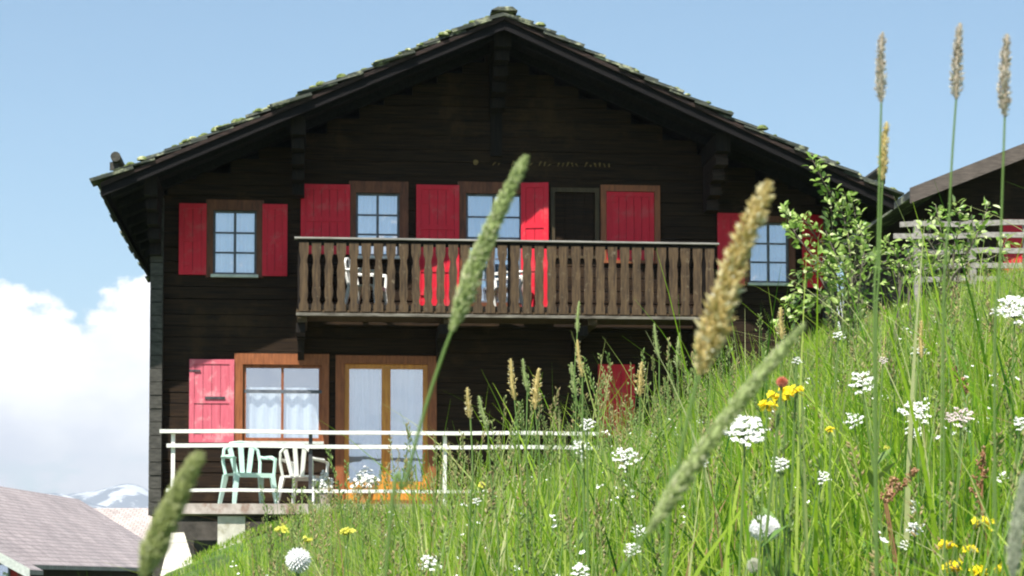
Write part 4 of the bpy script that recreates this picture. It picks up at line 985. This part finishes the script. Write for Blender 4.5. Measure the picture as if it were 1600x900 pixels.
# round clover-like / dandelion heads
def puff(px, py, d, wpx, hpx, label, mat='petal_white', n=420, cat='wildflower'):
    o, top = flower_root(px, py, d, 'dandelion_clock', label, cat, 'round white flower heads'); flower_stem(o, top, .0017, 1)
    R0 = wpx / 2 / FPX * d; k_ = hpx / wpx; mb = MB()
    mb.lathe(top, [(R0 * .5 * math.sin(t) + 1e-5, -R0 * .5 * k_ * math.cos(t)) for t in np.linspace(0, math.pi, 7)], 10, .5)
    for i in range(n):
        z = 1 - 2 * (i + .5) / n; rr = math.sqrt(1 - z * z); th = i * 2.39996; dv = Vector((rr * math.cos(th), rr * math.sin(th), z * k_))
        mb.spindle(top + dv * R0 * .35, dv, R0 * random.uniform(.52, .66), R0 * .11, .8 + .2 * random.random())
    mb.build('blossom', M[mat], o, rnd=True)
puff(1195, 826, 2.3, 52, 40, 'round white dandelion clock low in the middle of the right bank')
puff(466, 876, 2.6, 46, 44, 'shaggy white dandelion clock at the bottom edge, far left', n=150)
puff(1222, 597, 2.2, 22, 20, 'orange pink clover head above the yellow trefoil', 'bud', 120)
puff(1178, 884, 2.2, 26, 34, 'cream flower bud at the bottom edge under the dandelion clock', 'head_pale', 120)
# yellow trefoil and buttercups
def yellow(px, py, d, wpx, label, mat='petal_yellow'):
    o, top = flower_root(px, py, d, 'yellow_flower', label, 'wildflower', 'yellow wildflowers in the meadow'); flower_stem(o, top, .0011, 2)
    R0 = wpx / 2 / FPX * d; mb = MB()
    for k in range(5):
        a = k * 1.2566 + random.random() * .4; c = top + Vector((math.cos(a), math.sin(a) * .6 - .2, .25 * math.sin(a * 2))) * R0 * .45
        for q in range(3): flower5(mb, c + Vector((random.gauss(0, .22), random.gauss(0, .2), random.gauss(0, .2))) * R0, (math.cos(a) * .8, -.6, .4 + .4 * q), R0 * .42, random.random())
    mb.build('blossom', M[mat], o, rnd=True)
for px, py, w_, lb in [(1199, 632, 30, 'yellow trefoil flower, leftmost of the cluster above the big umbel'), (1213, 619, 30, 'yellow trefoil flower, second from left in the cluster'), (1229, 614, 34, 'yellow trefoil flower in the middle of the cluster'), (1245, 609, 28, 'yellow trefoil flower, rightmost of the cluster'),
                       (1297, 670, 14, 'tiny yellow flower alone between white umbels'), (1537, 818, 33, 'yellow buttercup at the right, highest of the low group'), (1478, 851, 29, 'yellow buttercup left in the low right group'), (1515, 858, 27, 'yellow buttercup in the middle of the low right group'),
                       (1490, 886, 33, 'yellow buttercup at the bottom edge, left one of three'), (1530, 892, 33, 'yellow buttercup at the bottom edge, middle one of three'), (1566, 891, 31, 'yellow buttercup at the bottom edge, right one of three')]:
    yellow(px, py, 2.15 + random.random() * .25, w_, lb)
for px, py, w_, lb in [(441, 828, 24, 'lemon flower below the mint chair'), (480, 843, 18, 'lemon flower under the white chair'), (545, 829, 26, 'lemon flower below the terracotta pot'), (753, 757, 16, 'lemon flower near the low rail right end'), (1385, 700, 12, 'tiny lemon flower on the right bank')]:
    yellow(px, py, 3.0 + random.random() * .4, w_, lb, 'petal_lemon')
# sorrel: reddish branching spikes
def sorrel(px, py, d, hpx, label, lean):
    o, top = flower_root(px, py, d, 'sorrel_plant', label, 'wildflower', 'reddish sorrel spikes'); base = top - Vector((lean, 0, 1)).normalized() * hpx / FPX * d
    mb = MB(); mb.tube([Vector((0, 0, 0)), base, top], .0013, 5, .3)
    ax = top - base; sd = MB()
    for b_ in range(7):
        t = b_ / 7; p = base + ax * t; a = random.uniform(0, 6.28); L = ax.length * .38 * (1 - t * .7); dv = Vector((math.cos(a) * .6, math.sin(a) * .5, 1)).normalized()
        mb.tube([p, p + dv * L], .0006, 3, .6)
        for k in range(12):
            q = p + dv * L * random.random(); o_ = Vector((random.gauss(0, 1), random.gauss(0, 1), random.gauss(0, 1))).normalized(); sd.spindle(q, o_, .005, .0018, random.random())
    for k in range(30):
        q = base + ax * random.uniform(.4, 1); o_ = Vector((random.gauss(0, 1), random.gauss(0, 1), random.gauss(0, 1))).normalized(); sd.spindle(q, o_, .005, .0018, random.random())
    mb.build('stem', M['sorrel'], o, rnd=True); sd.build('seeds', M['sorrel'], o, rnd=True)
for i, (px, py, h_, ln, lb) in enumerate([(1432, 735, 70, .9, 'rusty sorrel spike leaning right on the right bank'), (1395, 745, 45, .3, 'rusty sorrel spike, shorter and left of the leaning one'), (1488, 575, 50, -.5, 'small sorrel spike leaning left below the bush'),
                               (1537, 700, 90, .05, 'pinkish upright sorrel spike near the right edge')]):
    sorrel(px, py, 2.4 + (i * .31) % .8, h_, lb, ln)

# ------------------------------------------------------------------ valley air
hz = MB(); hz.box(-14200, 14200, -14200, 14200, float(Z.min()) - 430, 800)
m, nt, b = bsdf_mat('valley_haze'); nt.nodes.remove(b)
pv = N(nt, 'ShaderNodeVolumePrincipled'); pv.inputs['Density'].default_value = 0.00013; pv.inputs['Color'].default_value = (0.86, 0.92, 1.0, 1); pv.inputs['Anisotropy'].default_value = 0.2
nt.links.new(pv.outputs[0], nt.nodes['Material Output'].inputs['Volume'])
tag(hz.build('haze', m), kind='stuff')
